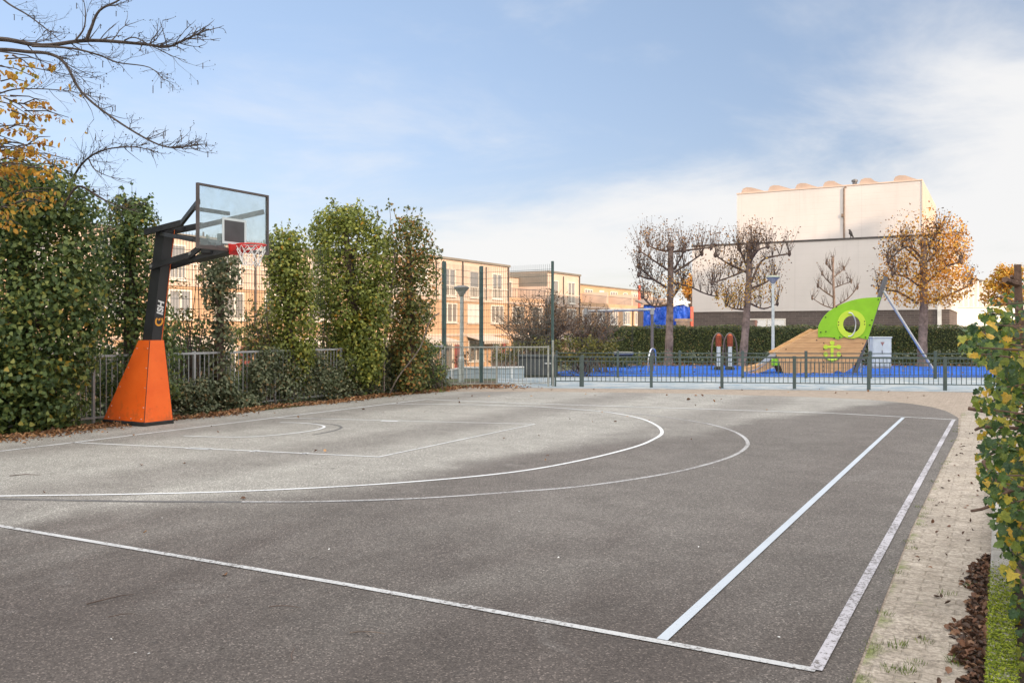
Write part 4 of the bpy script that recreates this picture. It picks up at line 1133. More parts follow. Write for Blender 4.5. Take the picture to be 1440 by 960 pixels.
b = MB(); b.tube([(X0-0.1, Ys, zt), (X1+0.1, Ys+0.35, zt+0.08)], 0.055, 12)
for x, yy in ((X0, Ys), (X1, Ys+0.35)): b.tube([(x, yy, zt-0.12), (x, yy, zt+0.12)], 0.085, 12)
b.build('top_bar', M['galv'], sw, world=True)
sc_ = pp(870, 500, Ys-0.6)
b = MB(); b.lathe([(0.50, 0.0), (0.55, 0.05), (0.56, 0.12), (0.50, 0.14), (0.44, 0.05), (0.1, 0.0)], 24, (sc_.x, sc_.y, sc_.z-0.05))
seat = b.build('nest_seat', M['rubber'], sw, world=True)
b = MB(); b.tube([(sc_.x+0.56*math.cos(2*PI*i/24), sc_.y+0.56*math.sin(2*PI*i/24), sc_.z+0.10) for i in range(25)], 0.045, 8, cap=False); b.build('seat_ring', plain('grey_seat_ring', (0.3, 0.3, 0.3), 0.6), seat, world=True)
for sx in (-1, 1):
    hx = (X0*0.62+X1*0.38) if sx < 0 else (X0*0.38+X1*0.62)
    b = MB()
    for sy in (-1, 1): b.tube([(sc_.x+sx*0.5, sc_.y+sy*0.3, sc_.z+0.1), (hx+sx*0.25, Ys+0.2, zt)], 0.009, 5)
    b.build('rope', M['rubber'], sw, world=True)
# two play columns
def play_column(u, v, Y, label):
    p = pp(u, v, Y)
    t = thing('play_column', label, 'play column', (p.x, Y, 0), 0, 'striped play columns in front of the hedge')
    MB().lathe([(0.085, 0), (0.085, 0.95), (0.07, 1.0)], 14).build('pole', M['lamp_pole'], t)
    b = MB(); pr = []
    for i in range(9):
        z = 1.0+i*0.05; pr += [(0.105, z), (0.125, z+0.012), (0.125, z+0.028), (0.10, z+0.04)]
    b.lathe([(0.06, 0.98)]+pr+[(0.09, 1.47), (0.02, 1.5)], 14); b.build('ribbed_head', plain('orange_red_ribs', (0.62, 0.13, 0.045), 0.5), t)
    b = MB()
    for i in range(9): b.lathe([(0.100, 1.042+i*0.05-0.012), (0.1265, 1.042+i*0.05-0.008), (0.1265, 1.042+i*0.05+0.004), (0.1, 1.042+i*0.05+0.008)], 14)
    b.build('dark_band', M['rubber'], t)
    b = MB()
    pts = [(-0.30, 0, 0), (-0.29, 0, 0.7), (-0.25, 0, 1.15), (-0.15, 0, 1.42), (0.0, 0.02, 1.53), (0.17, 0.05, 1.40), (0.28, 0.08, 1.1), (0.33, 0.1, 0.6), (0.34, 0.1, 0)]
    b.tube(smooth(pts, 4), 0.035, 8); b.build('arched_bar', plain('brown_arch_bar', (0.13, 0.10, 0.09), 0.4, 0.3), t)
    b = MB(); b.lathe([(0.2, 0.0), (0.2, 0.1), (0.12, 0.16)], 14); b.build('foot', M['rubber'], t)
play_column(1010.5, 514, 36.5, 'left one of two orange ribbed play columns under dark arches')
play_column(1026.5, 514, 36.5, 'right one of two orange ribbed play columns under dark arches, nearer the lamp')

# slide ship
Yb = 33.6
ox = pp(1150, 520, Yb).x
ship = thing('slide_ship', 'ship shaped play slide with lime green sail, wooden hull and leaning mast', 'play slide', (ox, Yb, 0))
def S(u, v, zmin=0.0):
    p = pp(u, v, Yb); return (p.x-ox, max(p.z, zmin))
hullp = [S(1150,462), S(1121,478), S(1090,495), S(1096,510), S(1101,524), S(1113,524.5), S(1126,525.5), S(1131,523.6), S(1139,525.8), S(1143,523.4), S(1155,525.6), S(1170,525), S(1177,520.5), S(1186,524), S(1199,516.5), S(1207,503), S(1219,477)]
dep = 0.85
b = MB(); b.prism(hullp, 'y', -0.03, 0.03); hull = b.build('hull_side', M['wood'], ship)
b = MB(); b.prism(hullp, 'y', dep-0.03, dep+0.03); b.build('hull_side', M['wood'], ship)
top_wave = [S(1219,477), S(1214,476), S(1204,474.2), S(1200,477), S(1192,473.8), S(1186,473.5), S(1178,477.5), S(1170,474.5), S(1160,473.5), S(1150,474)]
def arc_pts(pl, n=6): return smooth([Vector(p) for p in pl], n)
sail_edge = arc_pts([S(1150,474), S(1150,461), S(1154,451), S(1162,440.5), S(1174,432), S(1192,424), S(1213,419.2), S(1238,418)], 5)
outer = [tuple(p) for p in sail_edge] + [S(1219.5,477)] + [tuple(p) for p in top_wave[1:-1]]
wc = S(1196.5, 456); ri = 0.33; NSEG = 40
# sail with a round hole: bridge ring to the outline
def holed(mb, outer, c, r, y0, y1):
    n = len(outer)
    ang = [math.atan2(p[1]-c[1], p[0]-c[0]) for p in outer]
    inner = [(c[0]+r*math.cos(a), c[1]+r*math.sin(a)) for a in ang]
    for y_, flip in ((y0, 0), (y1, 1)):
        vs = [(p[0], y_, p[1]) for p in outer]+[(p[0], y_, p[1]) for p in inner]
        mb.add(vs, [(i, (i+1) % n, n+(i+1) % n, n+i) for i in range(n)])
    vs = [(p[0], y0, p[1]) for p in outer]+[(p[0], y1, p[1]) for p in outer]; mb.add(vs, [(i, (i+1) % n, n+(i+1) % n, n+i) for i in range(n)])
    vs = [(p[0], y0, p[1]) for p in inner]+[(p[0], y1, p[1]) for p in inner]; mb.add(vs, [(i, (i+1) % n, n+(i+1) % n, n+i) for i in range(n)])
def dens_(poly, step=0.08):
    out = []
    for i, p in enumerate(poly):
        q_ = poly[(i+1) % len(poly)]; L = math.hypot(q_[0]-p[0], q_[1]-p[1]); k = max(1, int(L/step))
        out += [(p[0]+(q_[0]-p[0])*j/k, p[1]+(q_[1]-p[1])*j/k) for j in range(k)]
    return out
for yy in (0,):
    b = MB(); holed(b, dens_(outer), wc, ri+0.02, yy-0.062, yy-0.034); sail = b.build('sail', M['lime'], ship)
    if yy == 0: front_sail = sail
b = MB()
circ = [(wc[0]+0.545*math.cos(2*PI*i/44), wc[1]+0.545*math.sin(2*PI*i/44)) for i in range(44)]
holed(b, circ, wc, ri, -0.090, -0.064); b.build('window_ring', M['lime_pale'], front_sail)
b = MB()
b.tube(smooth([(wc[0]-0.12, -0.1, wc[1]+0.44), (wc[0]-0.02, -0.16, wc[1]+0.42), (wc[0]+0.08, -0.2, wc[1]+0.2), (wc[0]+0.11, -0.2, wc[1]), (wc[0]+0.07, -0.2, wc[1]-0.25), (wc[0]-0.03, -0.16, wc[1]-0.43), (wc[0]-0.14, -0.1, wc[1]-0.46)], 4), 0.022, 8)
b.build('grab_handle', M['steel'], front_sail)
b = MB()
for (u, v) in ((1160,446),(1153,467),(1160.5,466),(1172,475),(1180,474),(1216,474),(1222,457),(1225,450),(1234,421),(1178,453),(1178,457),(1214.5,452),(1214.5,456),(1175,431.5)):
    p = S(u, v); MB().tube([(p[0], -0.095, p[1]), (p[0], -0.06, p[1])], 0.024, 8).build('bolt', M['rubber'], front_sail)
b = MB()
for (u, v) in ((1148,478),(1105,491),(1158,482),(1158,491),(1157,497),(1213,483),(1211,493),(1157,515),(1157,521),(1158,508),(1183,500)):
    p = S(u, v); MB().tube([(p[0], -0.04, p[1]), (p[0], -0.02, p[1])], 0.024, 8).build('bolt', M['rubber'], hull)
# anchor on the hull
a0 = S(1169.5, 493); b = MB()
b.cbox(a0[0]-0.055, a0[0]+0.055, -0.062, -0.034, a0[1]-0.42, a0[1]+0.32, 0.008)
b.cbox(a0[0]-0.25, a0[0]+0.25, -0.066, -0.036, a0[1]+0.10, a0[1]+0.19, 0.008)
pts = [(a0[0]-0.25, -0.05, a0[1]-0.12), (a0[0]-0.24, -0.05, a0[1]-0.27), (a0[0]-0.12, -0.05, a0[1]-0.34), (a0[0], -0.05, a0[1]-0.36), (a0[0]+0.12, -0.05, a0[1]-0.34), (a0[0]+0.24, -0.05, a0[1]-0.27), (a0[0]+0.25, -0.05, a0[1]-0.12)]
b.tube(pts, 0.045, 8)
for dx, dz in ((-0.25, 0.145), (0.25, 0.145), (0, 0.3), (-0.25, -0.13), (0.25, -0.13)):
    b.tube([(a0[0]+dx, -0.075, a0[1]+dz), (a0[0]+dx, -0.035, a0[1]+dz)], 0.085, 12)
anchor = b.build('anchor', M['lime_pale'], hull)
# deck, chute and lower slide side
b = MB()
dk = [S(1151,463), S(1122,479), S(1093,494), S(1078,506), S(1064,515), S(1050,519)]
for i in range(len(dk)-1):
    a_, c_ = dk[i], dk[i+1]
    b.add([(a_[0], 0.04, a_[1]-0.1), (a_[0], dep-0.04, a_[1]-0.1), (c_[0], dep-0.04, c_[1]-0.1), (c_[0], 0.04, c_[1]-0.1),
           (a_[0], 0.04, a_[1]-0.14), (a_[0], dep-0.04, a_[1]-0.14), (c_[0], dep-0.04, c_[1]-0.14), (c_[0], 0.04, c_[1]-0.14)],
          [(0,1,2,3), (4,7,6,5), (0,3,7,4), (1,5,6,2), (0,4,5,1), (3,2,6,7)])
b.build('slide_chute', M['steel'], ship)
low_side = [S(1104,494), S(1092,505), S(1078,510), S(1064,514.5), S(1050,516.5), S(1050,525), S(1064,524.6), S(1076,522), S(1090,515), S(1100,508)]
b = MB(); b.prism(low_side, 'y', 0.06, 0.11); b.build('slide_side', M['wood'], ship)
b = MB(); b.prism(low_side, 'y', dep-0.11, dep-0.06); b.build('slide_side', M['wood'], ship)
p0 = S(1092, 509); b = MB()
b.cbox(p0[0]-0.19, p0[0]+0.2, 0.0, 0.05, p0[1]-0.14, p0[1]+0.13, 0.02)
for dx in (-0.1, 0.1): b.tube([(p0[0]+dx, -0.015, p0[1]-0.01), (p0[0]+dx, 0.01, p0[1]-0.01)], 0.07, 12)
b.build('foot_panel', M['lime'], ship)
b = MB(); k0, k1 = S(1203, 527), S(1247.5, 389)
b.bar((k0[0], 0.10, -0.02), (k1[0], 0.10, k1[1]), 0.13, 0.13, (0,1,0)); b.build('mast', M['mast'], ship)
b = MB(); k0, k1 = S(1243, 409), S(1310, 526)
b.tube([(k0[0], 0.02, k0[1]), (k1[0], -0.35, 0.0)], 0.05, 12); b.lathe([(0.11, 0), (0.11, 0.03)], 14, (k1[0], -0.35, 0.012))
b.build('strut', M['steel'], ship)
b = MB(); r_ = S(1226, 480)
b.tube(smooth([(r_[0]-0.25, 0.5, 0), (r_[0]-0.22, 0.5, 0.8), (r_[0]-0.05, 0.5, 1.45), (r_[0]+0.06, 0.5, 1.3), (r_[0]+0.1, 0.5, 0.5), (r_[0]+0.1, 0.5, 0)], 4), 0.022, 8)
b.tube([(r_[0]-0.05, 0.9, 0), (r_[0]-0.05, 0.9, 1.2)], 0.022, 8)
b.build('climbing_rail', M['steel'], ship)
b = MB()
for i in range(5): b.bar((r_[0]-0.25-0.0*i, 0.1, 0.25+0.28*i), (r_[0]-0.25, dep-0.1, 0.25+0.28*i), 0.04, 0.04)
b.build('rung', M['steel'], ship)

# electrical cabinet
cb = pp(1238, 515, 38.0)
cab = thing('electrical_cabinet', 'pale grey electrical cabinet with warning triangle in front of the hedge', 'electrical cabinet', (cb.x, 38.0, 0))
MB().cbox(-0.40, 0.40, -0.2, 0.2, 0.08, 1.32, 0.015).build('cabinet_body', M['cabinet'], cab)
MB().cbox(-0.43, 0.43, -0.23, 0.23, 1.32, 1.38, 0.015).build('cabinet_top', M['cabinet'], cab)
MB().box(-0.39, 0.39, -0.19, 0.19, 0, 0.08).build('plinth', M['concrete'], cab)
b = MB(); b.cbox(-0.36, -0.005, -0.215, -0.203, 0.14, 1.27, 0.004); b.cbox(0.005, 0.36, -0.215, -0.203, 0.14, 1.27, 0.004); dr = b.build('door', M['cabinet'], cab)
MB().add([(-0.09, -0.22, 1.15), (0.09, -0.22, 1.15), (0.0, -0.22, 0.98)], [(0,1,2)]).build('warning_triangle', plain('faded_red_mark', (0.3, 0.16, 0.14), 0.6), dr, fix=False)
b = MB(); b.cbox(-0.03, 0.0, -0.235, -0.217, 0.66, 0.80, 0.004); b.build('handle', M['mast'], dr)

# ------------------------------------------------------------------ hedge, shrubs
def hedge():
    a, c = Vector((3.4, 43.6, 0)), Vector((24.5, 41.2, 0)); d = (c-a); L = d.length; ang = math.atan2(d.y, d.x)
    t = thing('hedge', 'long clipped green hedge behind the playground trees and lamp', 'hedge', a, ang)
    ht, dp = 1.84, 0.95
    b = MB(); nx, nz = 90, 8
    # lumpy inner mass of clipped foliage
    vs = []
    prof = [(0.0, 0.0), (-0.02, 0.6), (0.0, 1.3), (0.05, 1.70), (0.2, 1.78), (0.75, 1.78), (0.9, 1.68), (0.95, 0.9), (0.95, 0.0)]
    for i in range(nx+1):
        for (yy, zz_) in prof: vs.append((L*i/nx, yy+rnd.gauss(0, .025), zz_+rnd.gauss(0, .02)*(zz_ > 0)))
    k = len(prof); fs = [(i*k+j, (i+1)*k+j, (i+1)*k+j+1, i*k+j+1) for i in range(nx) for j in range(k-1)]
    fs += [tuple(range(k)), tuple(nx*k+j for j in range(k-1, -1, -1))]
    b.add(vs, fs)
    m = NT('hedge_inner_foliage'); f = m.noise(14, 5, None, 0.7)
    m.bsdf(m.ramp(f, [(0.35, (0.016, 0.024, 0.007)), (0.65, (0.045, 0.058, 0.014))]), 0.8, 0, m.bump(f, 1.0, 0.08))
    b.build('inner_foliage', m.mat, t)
    n_ = 21000
    x = nprnd.uniform(0, L, n_); face = nprnd.random(n_)
    P = np.zeros((n_, 3)); N = np.zeros((n_, 3))
    fr = face < 0.68
    und = 0.035*np.sin(x*1.9)+0.02*np.sin(x*5.3+1)
    P[:, 0] = x
    P[fr, 1] = -0.05+nprnd.normal(0, .035, fr.sum()); P[fr, 2] = nprnd.uniform(0.05, ht, fr.sum()); N[fr] = (0, -1, 0.25)
    tp = ~fr
    P[tp, 1] = nprnd.uniform(-0.03, dp, tp.sum()); P[tp, 2] = ht+nprnd.normal(0, .03, tp.sum())+und[tp]; N[tp] = (0, -0.25, 1)
    N += nprnd.normal(size=(n_, 3))*0.55
    Mx = np.array(frame_of(t)); W = P @ Mx[:3, :3].T + Mx[:3, 3]; N = N @ Mx[:3, :3].T
    leaves('foliage', W, N, nprnd.uniform(.05, .095, n_), M['hedge'], t, T_OVAL)
hedge()
it = []
for i in range(150):
    u = rnd.uniform(880, 1370); it.append((u, rnd.uniform(495, 505), rnd.uniform(.14, .26), 41.2+rnd.gauss(0, .25)-0.0012*(u-880)))
gc = [pp(u, v, Y) for u, v, r, Y in it]
P, N = blob_leaves(gc, [r for _, _, r, _ in it], 190, 0.8); k = P[:, 2] > 0.01
struct(leaves('ground_cover', P[k], N[k], nprnd.uniform(.06, .12, k.sum()), M['ivy_dry'], None, T_IVY), 'low dark ground cover plants at the foot of the hedge', 'stuff')

def bare_bush(label, u0, v_top, uL, uR, Y, nst, tw):
    base = pp((uL+uR)/2, 510, Y); t = thing('bare_shrub', label, 'shrub', (base.x, Y, 0))
    top = pp(u0, v_top, Y); w_ = (uR-uL)/F*Y/2
    b = MB(); LP = []; LN = []
    for i in range(nst):
        a = rnd.uniform(0, 2*PI); sp = rnd.random()**0.6
        st_ = Vector((base.x+rnd.gauss(0, .35), Y+rnd.gauss(0, .3), 0))
        hz = top.z*(1-0.42*sp*sp)*rnd.uniform(0.72, 1.04)
        e = Vector((base.x+(top.x-base.x)*(1-sp)+w_*sp*math.cos(a), Y+w_*0.8*sp*math.sin(a), hz))
        mid = st_.lerp(e, 0.45)+Vector((0, 0, 0.18*top.z*(sp))); pts = smooth([st_, mid, e], 3)
        pts = [Vector(p) for p in pts]
        b.tube(pts, [0.016-0.010*j/(len(pts)-1) for j in range(len(pts))], 4, cap=False)
        for k in range(tw):
            f = rnd.uniform(.35, 1.0); j = min(len(pts)-2, int(f*(len(pts)-1))); p = pts[j].lerp(pts[j+1], rnd.random())
            d = Vector((rnd.gauss(0, .5)+0.35*math.cos(a), rnd.gauss(0, .5), rnd.uniform(.1, 1.0))).normalized(); L = rnd.uniform(.2, .55)
            q_ = p+d*L; b.tube([p, q_], [.0065, .004], 3, cap=False)
            for _ in range(3): LP.append(p.lerp(q_, rnd.random())); LN.append((rnd.gauss(0, 1), rnd.gauss(0, 1), rnd.gauss(0, 1)))
    b.build('stems', M['twig_pale'], t, world=True, fix=False)
    leaves('withered_leaves', LP, LN, nprnd.uniform(.04, .08, len(LP)), M['brown_leaf'], t, T_OVAL)
bare_bush('big round bare grey brown shrub behind the mesh fence', 775, 407, 692, 815, 33.0, 150, 11)
bare_bush('spreading bare twiggy shrub right of the tall green fence post', 838, 420, 785, 878, 34.5, 85, 9)
it = [(rnd.uniform(752, 862), rnd.uniform(476, 508), rnd.uniform(.2, .34), 31.3+rnd.gauss(0, .2)) for i in range(60)]
shrub('yellow green shrub in front of the bare shrubs, left of the swing', it, M['shrub'], 0.085, 10, 130)
it = [(rnd.uniform(690, 752), rnd.uniform(482, 505), rnd.uniform(.18, .3), 32.3+rnd.gauss(0, .3)) for i in range(16)]
shrub('small green shrub above the low blue grey wall', it, M['shrub'], 0.08, 6, 120)
it = [(rnd.uniform(780, 905), rnd.uniform(499, 511), rnd.uniform(.2, .32), 39.0+rnd.gauss(0, .3)) for i in range(48)]
shrub('low dark green shrub row behind the swing seat', it, M['hedge'], 0.085, 8, 200)

# ------------------------------------------------------------------ pollarded trees
def pollard(label, trunk, limbs, Y, mat, n_leaf, up, group, leaf_crown=None, leaf_size=(.06, .12), tr=0.2, lr=0.058, extra=None, twn=9, lf=1.0, scatter=None):
    base = pp(trunk[0][0], trunk[0][1], Y)
    t = thing('pollarded_tree', label, 'tree', (base.x, Y, 0), 0, group)
    tp = [pp(u, v, Y) for u, v in trunk]; tp[0].z = -0.05
    tp = [Vector(p) for p in smooth(tp, 3)]
    n = len(tp); b = MB()
    b.tube(tp, [tr*(1.25 if i == 0 else 1)*(1-0.42*i/(n-1))*(1+0.06*math.sin(i*2.7)) for i in range(n)], 12)
    b.lathe([(0.05, -0.2), (tr*0.8, -0.1), (tr*0.95, 0.05), (tr*0.6, 0.18), (0.03, 0.24)], 10, tuple(tp[-1]))
    b.build('trunk', M['bark_plane'], t, world=True)
    lb = MB(); tb = MB(); LP = []
    knobs = [(tp[-1], 1.5)]
    for li, pl in enumerate(limbs):
        dy = rnd.uniform(-1.0, 1.0)
        pts = []
        for j, (u, v) in enumerate(pl):
            p = pp(u, v, Y); p.y += dy*j/(len(pl)-1)*1.1; p.x *= 1+ (p.y-Y)/Y; p.z = H+(p.z-H)*(p.y/Y); pts.append(p)
        pts = [Vector(p) for p in smooth(pts, 4)]
        m_ = len(pts); r0 = lr*rnd.uniform(.85, 1.15)
        lb.tube(pts, [r0*(1-0.45*i/(m_-1))*(1+.12*math.sin(i*1.9+li)) for i in range(m_)], 7)
        lb.lathe([(.02, -.12), (r0*1.25, -.06), (r0*1.5, .03), (r0*.9, .12), (.02, .16)], 8, tuple(pts[-1]))
        knobs.append((pts[-1], 1.0))
        for f in (0.3, 0.45, 0.6, 0.75, 0.88):
            if rnd.random() < .8: knobs.append((pts[int(f*(m_-1))], .5))
    lb.build('limbs', M['bark_limb'], t, world=True)
    for p, wgt in knobs:
        for k in range(int(twn*wgt)+2):
            a = rnd.uniform(0, 2*PI); sp = rnd.uniform(.05, .65); d = Vector((math.cos(a)*sp, math.sin(a)*sp, 1)).normalized(); L = rnd.uniform(.3, 1.0)*up
            q_ = p+d*L; tb.tube([p, p.lerp(q_, .5)+Vector((rnd.gauss(0, .03), rnd.gauss(0, .03), 0)), q_], [.011, .008, .004], 4, cap=False)
            for _ in range(int(5*lf)): LP.append(p.lerp(q_, rnd.uniform(.2, 1.05)**.6)+Vector((rnd.gauss(0, .13), rnd.gauss(0, .13), rnd.gauss(0, .09))))
    tb.build('twigs', M['bark_twig'], t, world=True, fix=False)
    LP = np.array(LP); rnd_i = nprnd.permutation(len(LP))[:n_leaf]
    LP = LP[rnd_i]
    leaves('withered_leaves', LP, nprnd.normal(size=(len(LP), 3)), nprnd.uniform(*leaf_size, len(LP)), M['brown_leaf'], t, T_OVAL, .5, .8)
    if scatter:
        u0, v0, ru, rv, cnt = scatter; cp = []
        for i in range(cnt):
            d = unit(nprnd.normal(size=3))*nprnd.random()**.4; p = pp(u0+ru*d[0], v0+rv*d[2], Y); p.y += d[1]*ru/F*Y; cp.append(p)
        leaves('scattered_leaves', cp, nprnd.normal(size=(len(cp), 3)), nprnd.uniform(.05, .11, len(cp)), M['brown_leaf'], t, T_OVAL, .5, .8)
    if leaf_crown:
        cp = []
        for (u, v, ru, rv, cnt) in leaf_crown:
            for i in range(cnt):
                d = unit(nprnd.normal(size=3))*nprnd.random()**.4
                p = pp(u+ru*d[0], v+rv*d[2], Y); p.y += d[1]*ru/F*Y; cp.append(p)
        leaves('autumn_leaves', cp, nprnd.normal(size=(len(cp), 3))+np.array([0, -.3, .3]), nprnd.uniform(leaf_size[0], leaf_size[1]*1.1, len(cp)), M[mat], t, T_OVAL, .6, .8)
    return t
GT = 'pollarded trees along the hedge'
pollard('pollarded tree with dark withered leaves, nearest the swing', [(940,520),(941,480),(942,440),(943,395),(943,348)],
    [[(940,380),(925,370),(900,353)], [(937,404),(918,392),(898,375)], [(920,393),(908,391),(898,387)], [(937,429),(918,430),(903,417)], [(940,353),(925,351),(911,345)],
     [(947,354),(965,352),(982,350),(1000,348)], [(948,379),(956,365),(963,352)], [(948,383),(967,371),(987,357)], [(948,398),(970,403),(990,412),(1008,417)], [(944,420),(955,405),(960,395)]],
    41.0, 'orange_leaf', 2100, 1.5, GT, [(935,410,40,24,230), (955,395,24,22,90)], (.05, .11), .21, scatter=(941,368,54,66,520))
pollard('pollarded tree with yellow leaves low in its crown, behind the lamp', [(1042,520),(1046,490),(1050,440),(1053,395),(1054,348)],
    [[(1051,383),(1028,373),(1006,359)], [(1052,380),(1045,362),(1039,350)], [(1056,397),(1071,367),(1091,360),(1110,357)], [(1055,368),(1066,352),(1080,347)], [(1049,380),(1025,390),(1001,398)],
     [(1049,435),(1033,434),(1021,429)], [(1056,427),(1074,434),(1093,427)], [(1054,372),(1060,358),(1066,350)], [(1057,405),(1075,398),(1090,388)]],
    40.5, 'yellow_leaf', 1800, 1.5, GT, [(1032,416,30,20,420), (1066,408,34,24,330), (1050,380,48,28,220)], (.05, .11), .21, scatter=(1054,375,58,62,480))
pollard('pollarded tree with a full orange crown, right of the slide', [(1297,520),(1297,490),(1299,440),(1299,395),(1299,342)],
    [[(1294,361),(1276,346),(1249,367)], [(1291,427),(1262,410),(1236,409)], [(1296,372),(1282,356),(1268,345)], [(1304,368),(1321,352),(1345,347)], [(1304,427),(1338,413),(1366,400)],
     [(1304,396),(1331,375),(1352,368)], [(1296,405),(1275,390),(1255,385)], [(1302,360),(1312,340),(1322,325)]],
    40.0, 'orange_leaf', 1300, 1.25, GT, [(1335,350,30,48,1700), (1328,395,42,38,1700), (1272,395,42,36,1050), (1275,350,38,36,420), (1300,345,62,58,800), (1260,370,25,30,160), (1300,420,45,14,450)], (.06, .13), .23, scatter=(1290,340,62,58,420))
pollard('small thin bare tree against the white hall wall behind the slide', [(1174,520),(1173,470),(1173,433),(1172,400),(1171,366)],
    [[(1173,434),(1158,429),(1142,419)], [(1173,432),(1192,420),(1206,404)], [(1172,418),(1160,410),(1150,402)], [(1172,405),(1185,400),(1197,396)], [(1172,402),(1163,394),(1156,385)], [(1172,390),(1180,384),(1187,378)], [(1171,382),(1166,376),(1162,370)]],
    47.0, 'orange_leaf', 60, .75, GT, None, (.05, .1), .09, .04, None, 4, .3)

# ------------------------------------------------------------------ overhanging tree at top left
def overhang():
    Yt = 13.6; bx = -9.6
    t = thing('birch_tree', 'nearly bare tree leaning in from the left, branches with orange leaves above the ivy', 'tree', (bx, Yt, 0))
    b = MB(); b.tube(smooth([(bx, Yt, -.05), (bx+.05, Yt, 2), (bx+.12, Yt, 4), (bx+.05, Yt, 6), (bx+.2, Yt, 8.2)], 4), [.2-.0075*i for i in range(17)], 10); b.build('trunk', M['bark_dark'], t, world=True)
    mb = MB(); tw = MB(); LP = []; CT_ = []
    mains = [([(-120,80),(-60,62),(0,55),(60,64),(125,57),(200,62),(235,66),(262,55),(294,41)], .062, 13.0, 13.4),
             ([(-60,75),(0,70),(40,73),(70,76),(92,90),(115,130),(160,167),(215,200),(247,208),(275,203)], .045, 13.2, 12.6),
             ([(122,56),(128,40),(140,15),(168,0),(185,-18)], .04, 13.1, 12.9),
             ([(105,58),(118,40),(120,15),(115,-10)], .022, 13.1, 13.3),
             ([(-30,-40),(5,0),(40,22),(70,45),(85,58)], .026, 13.6, 13.4),
             ([(45,65),(100,68),(140,78),(165,88),(210,95),(232,115)], .026, 13.0, 12.7),
             ([(175,57),(190,53),(215,66),(245,80),(262,85)], .016, 13.2, 12.9),
             ([(-50,215),(20,200),(55,218),(80,235),(103,242)], .018, 13.8, 13.5),
             ([(60,340),(92,285),(103,250),(122,224),(150,210),(190,207),(222,214)], .036, 15.6, 13.2),
             ([(125,224),(133,238),(150,247),(185,258)], .016, 13.6, 13.4),
             ([(90,290),(110,262),(140,278),(168,290),(200,300)], .03, 13.8, 13.5),
             ([(110,262),(130,270),(150,285),(158,298)], .015, 13.8, 13.6),
             ([(-40,150),(10,128),(50,125),(95,128),(120,133)], .02, 13.5, 13.2),
             ([(20,90),(60,98),(100,106),(130,110)], .014, 13.3, 13.1)]
    def pts_of(pl, Ya, Yb_):
        n = len(pl); return [pp(u, v, Ya+(Yb_-Ya)*i/(n-1)) for i, (u, v) in enumerate(pl)]
    def grow(p, d, L, r, depth):
        n = 4; pts = [p]
        for i in range(n):
            d = (d+Vector((rnd.gauss(0, .16), rnd.gauss(0, .16), rnd.gauss(.02, .14)))).normalized(); pts.append(pts[-1]+d*L/n)
        tw.tube(pts, [r*(1-.7*i/n) for i in range(n+1)], 4, cap=False)
        if depth > 0:
            for k in range(rnd.randint(2, 4)):
                i = rnd.randint(1, n); dd = (d+Vector((rnd.gauss(0, .55), rnd.gauss(0, .55), rnd.gauss(0.05, .55)))).normalized()
                grow(pts[i], dd, L*rnd.uniform(.35, .65), r*.6, depth-1)
        else:
            CT_.append(pts[-1])
            for q_ in pts[1:]: CT_.append(q_+Vector((rnd.gauss(0, .02), rnd.gauss(0, .02), rnd.gauss(0, .02))))
    for pl, r, Ya, Yb_ in mains:
        P = [Vector(p) for p in smooth(pts_of(pl, Ya, Yb_), 5)]; n = len(P)
        mb.tube(P, [r*.72*(1-.78*i/(n-1)) for i in range(n)], 7)
        L = sum((P[i+1]-P[i]).length for i in range(n-1))
        for k in range(int(L*10)):
            f = rnd.uniform(.22, 1.0)**.8; i = min(n-2, int(f*(n-1))); p = P[i]; ax = (P[i+1]-P[i]).normalized()
            side = Vector((rnd.gauss(0, .5), rnd.gauss(0, .5), rnd.choice((1, 1, -.8))*rnd.uniform(.2, 1.0))); d = (ax*rnd.uniform(.5, 1.1)+side*.6).normalized()
            grow(p, d, rnd.uniform(.22, .72)*(1.1-.62*f), max(.004, r*.16), 1 if rnd.random() < .75 else 0)
    mb.build('branches', M['bark_dark'], t, world=True); tw.build('twigs', M['bark_dark'], t, world=True, fix=False)
    cat = MB(); 
    for p in rnd.sample(CT_, 90):
        L = rnd.uniform(.04, .11); cat.tube([p, p+Vector((0, 0, -L))], .006, 4)
    cat.build('catkins', M['bark_dark'], t, world=True, fix=False)
    # small buds on the twigs
    buds = np.array(rnd.sample(CT_, min(len(CT_), 1600)))
    leaves('buds', buds, nprnd.normal(size=(len(buds), 3)), nprnd.uniform(.012, .03, len(buds)), M['bark_dark'], t, T_OVAL)
    ob = MB()
    for i in range(125):
        v = rnd.uniform(70, 240) if i % 6 else rnd.uniform(230, 300); u = rnd.uniform(-160, 40); p = pp(u, v, 13.0+rnd.gauss(0, .3))
        e = p+Vector((rnd.uniform(.2, .75), rnd.gauss(0, .15), rnd.uniform(-.3, .1)))
        if pp(95-(abs(v-130)*.22), v, 13).x < e.x: e.x = pp(95-(abs(v-130)*.22)*rnd.random(), v, 13).x
        ob.tube([p, p.lerp(e, .5)+Vector((0, 0, .05)), e], [.012, .008, .004], 4, cap=False)
        for k in range(rnd.randint(13, 22)):
            f = rnd.uniform(.2, 1.05); q_ = p.lerp(e, f); LP.append(q_+Vector((rnd.gauss(0, .04), rnd.gauss(0, .04), -abs(rnd.gauss(.03, .03)))))
    for (u, v) in ((97,117),(97,127),(86,121),(112,132),(103,138),(84,200),(74,197),(93,193),(65,210),(120,185)):
        LP.append(pp(u, v, 12.9))
    ob.build('leafy_twigs', M['bark_dark'], t, world=True, fix=False)
    leaves('autumn_leaves', LP, nprnd.normal(size=(len(LP), 3))+np.array([0, -.4, 0]), nprnd.uniform(.05, .10, len(LP)), M['yellow_leaf'], t, T_OVAL, 1.2, .5)
overhang()

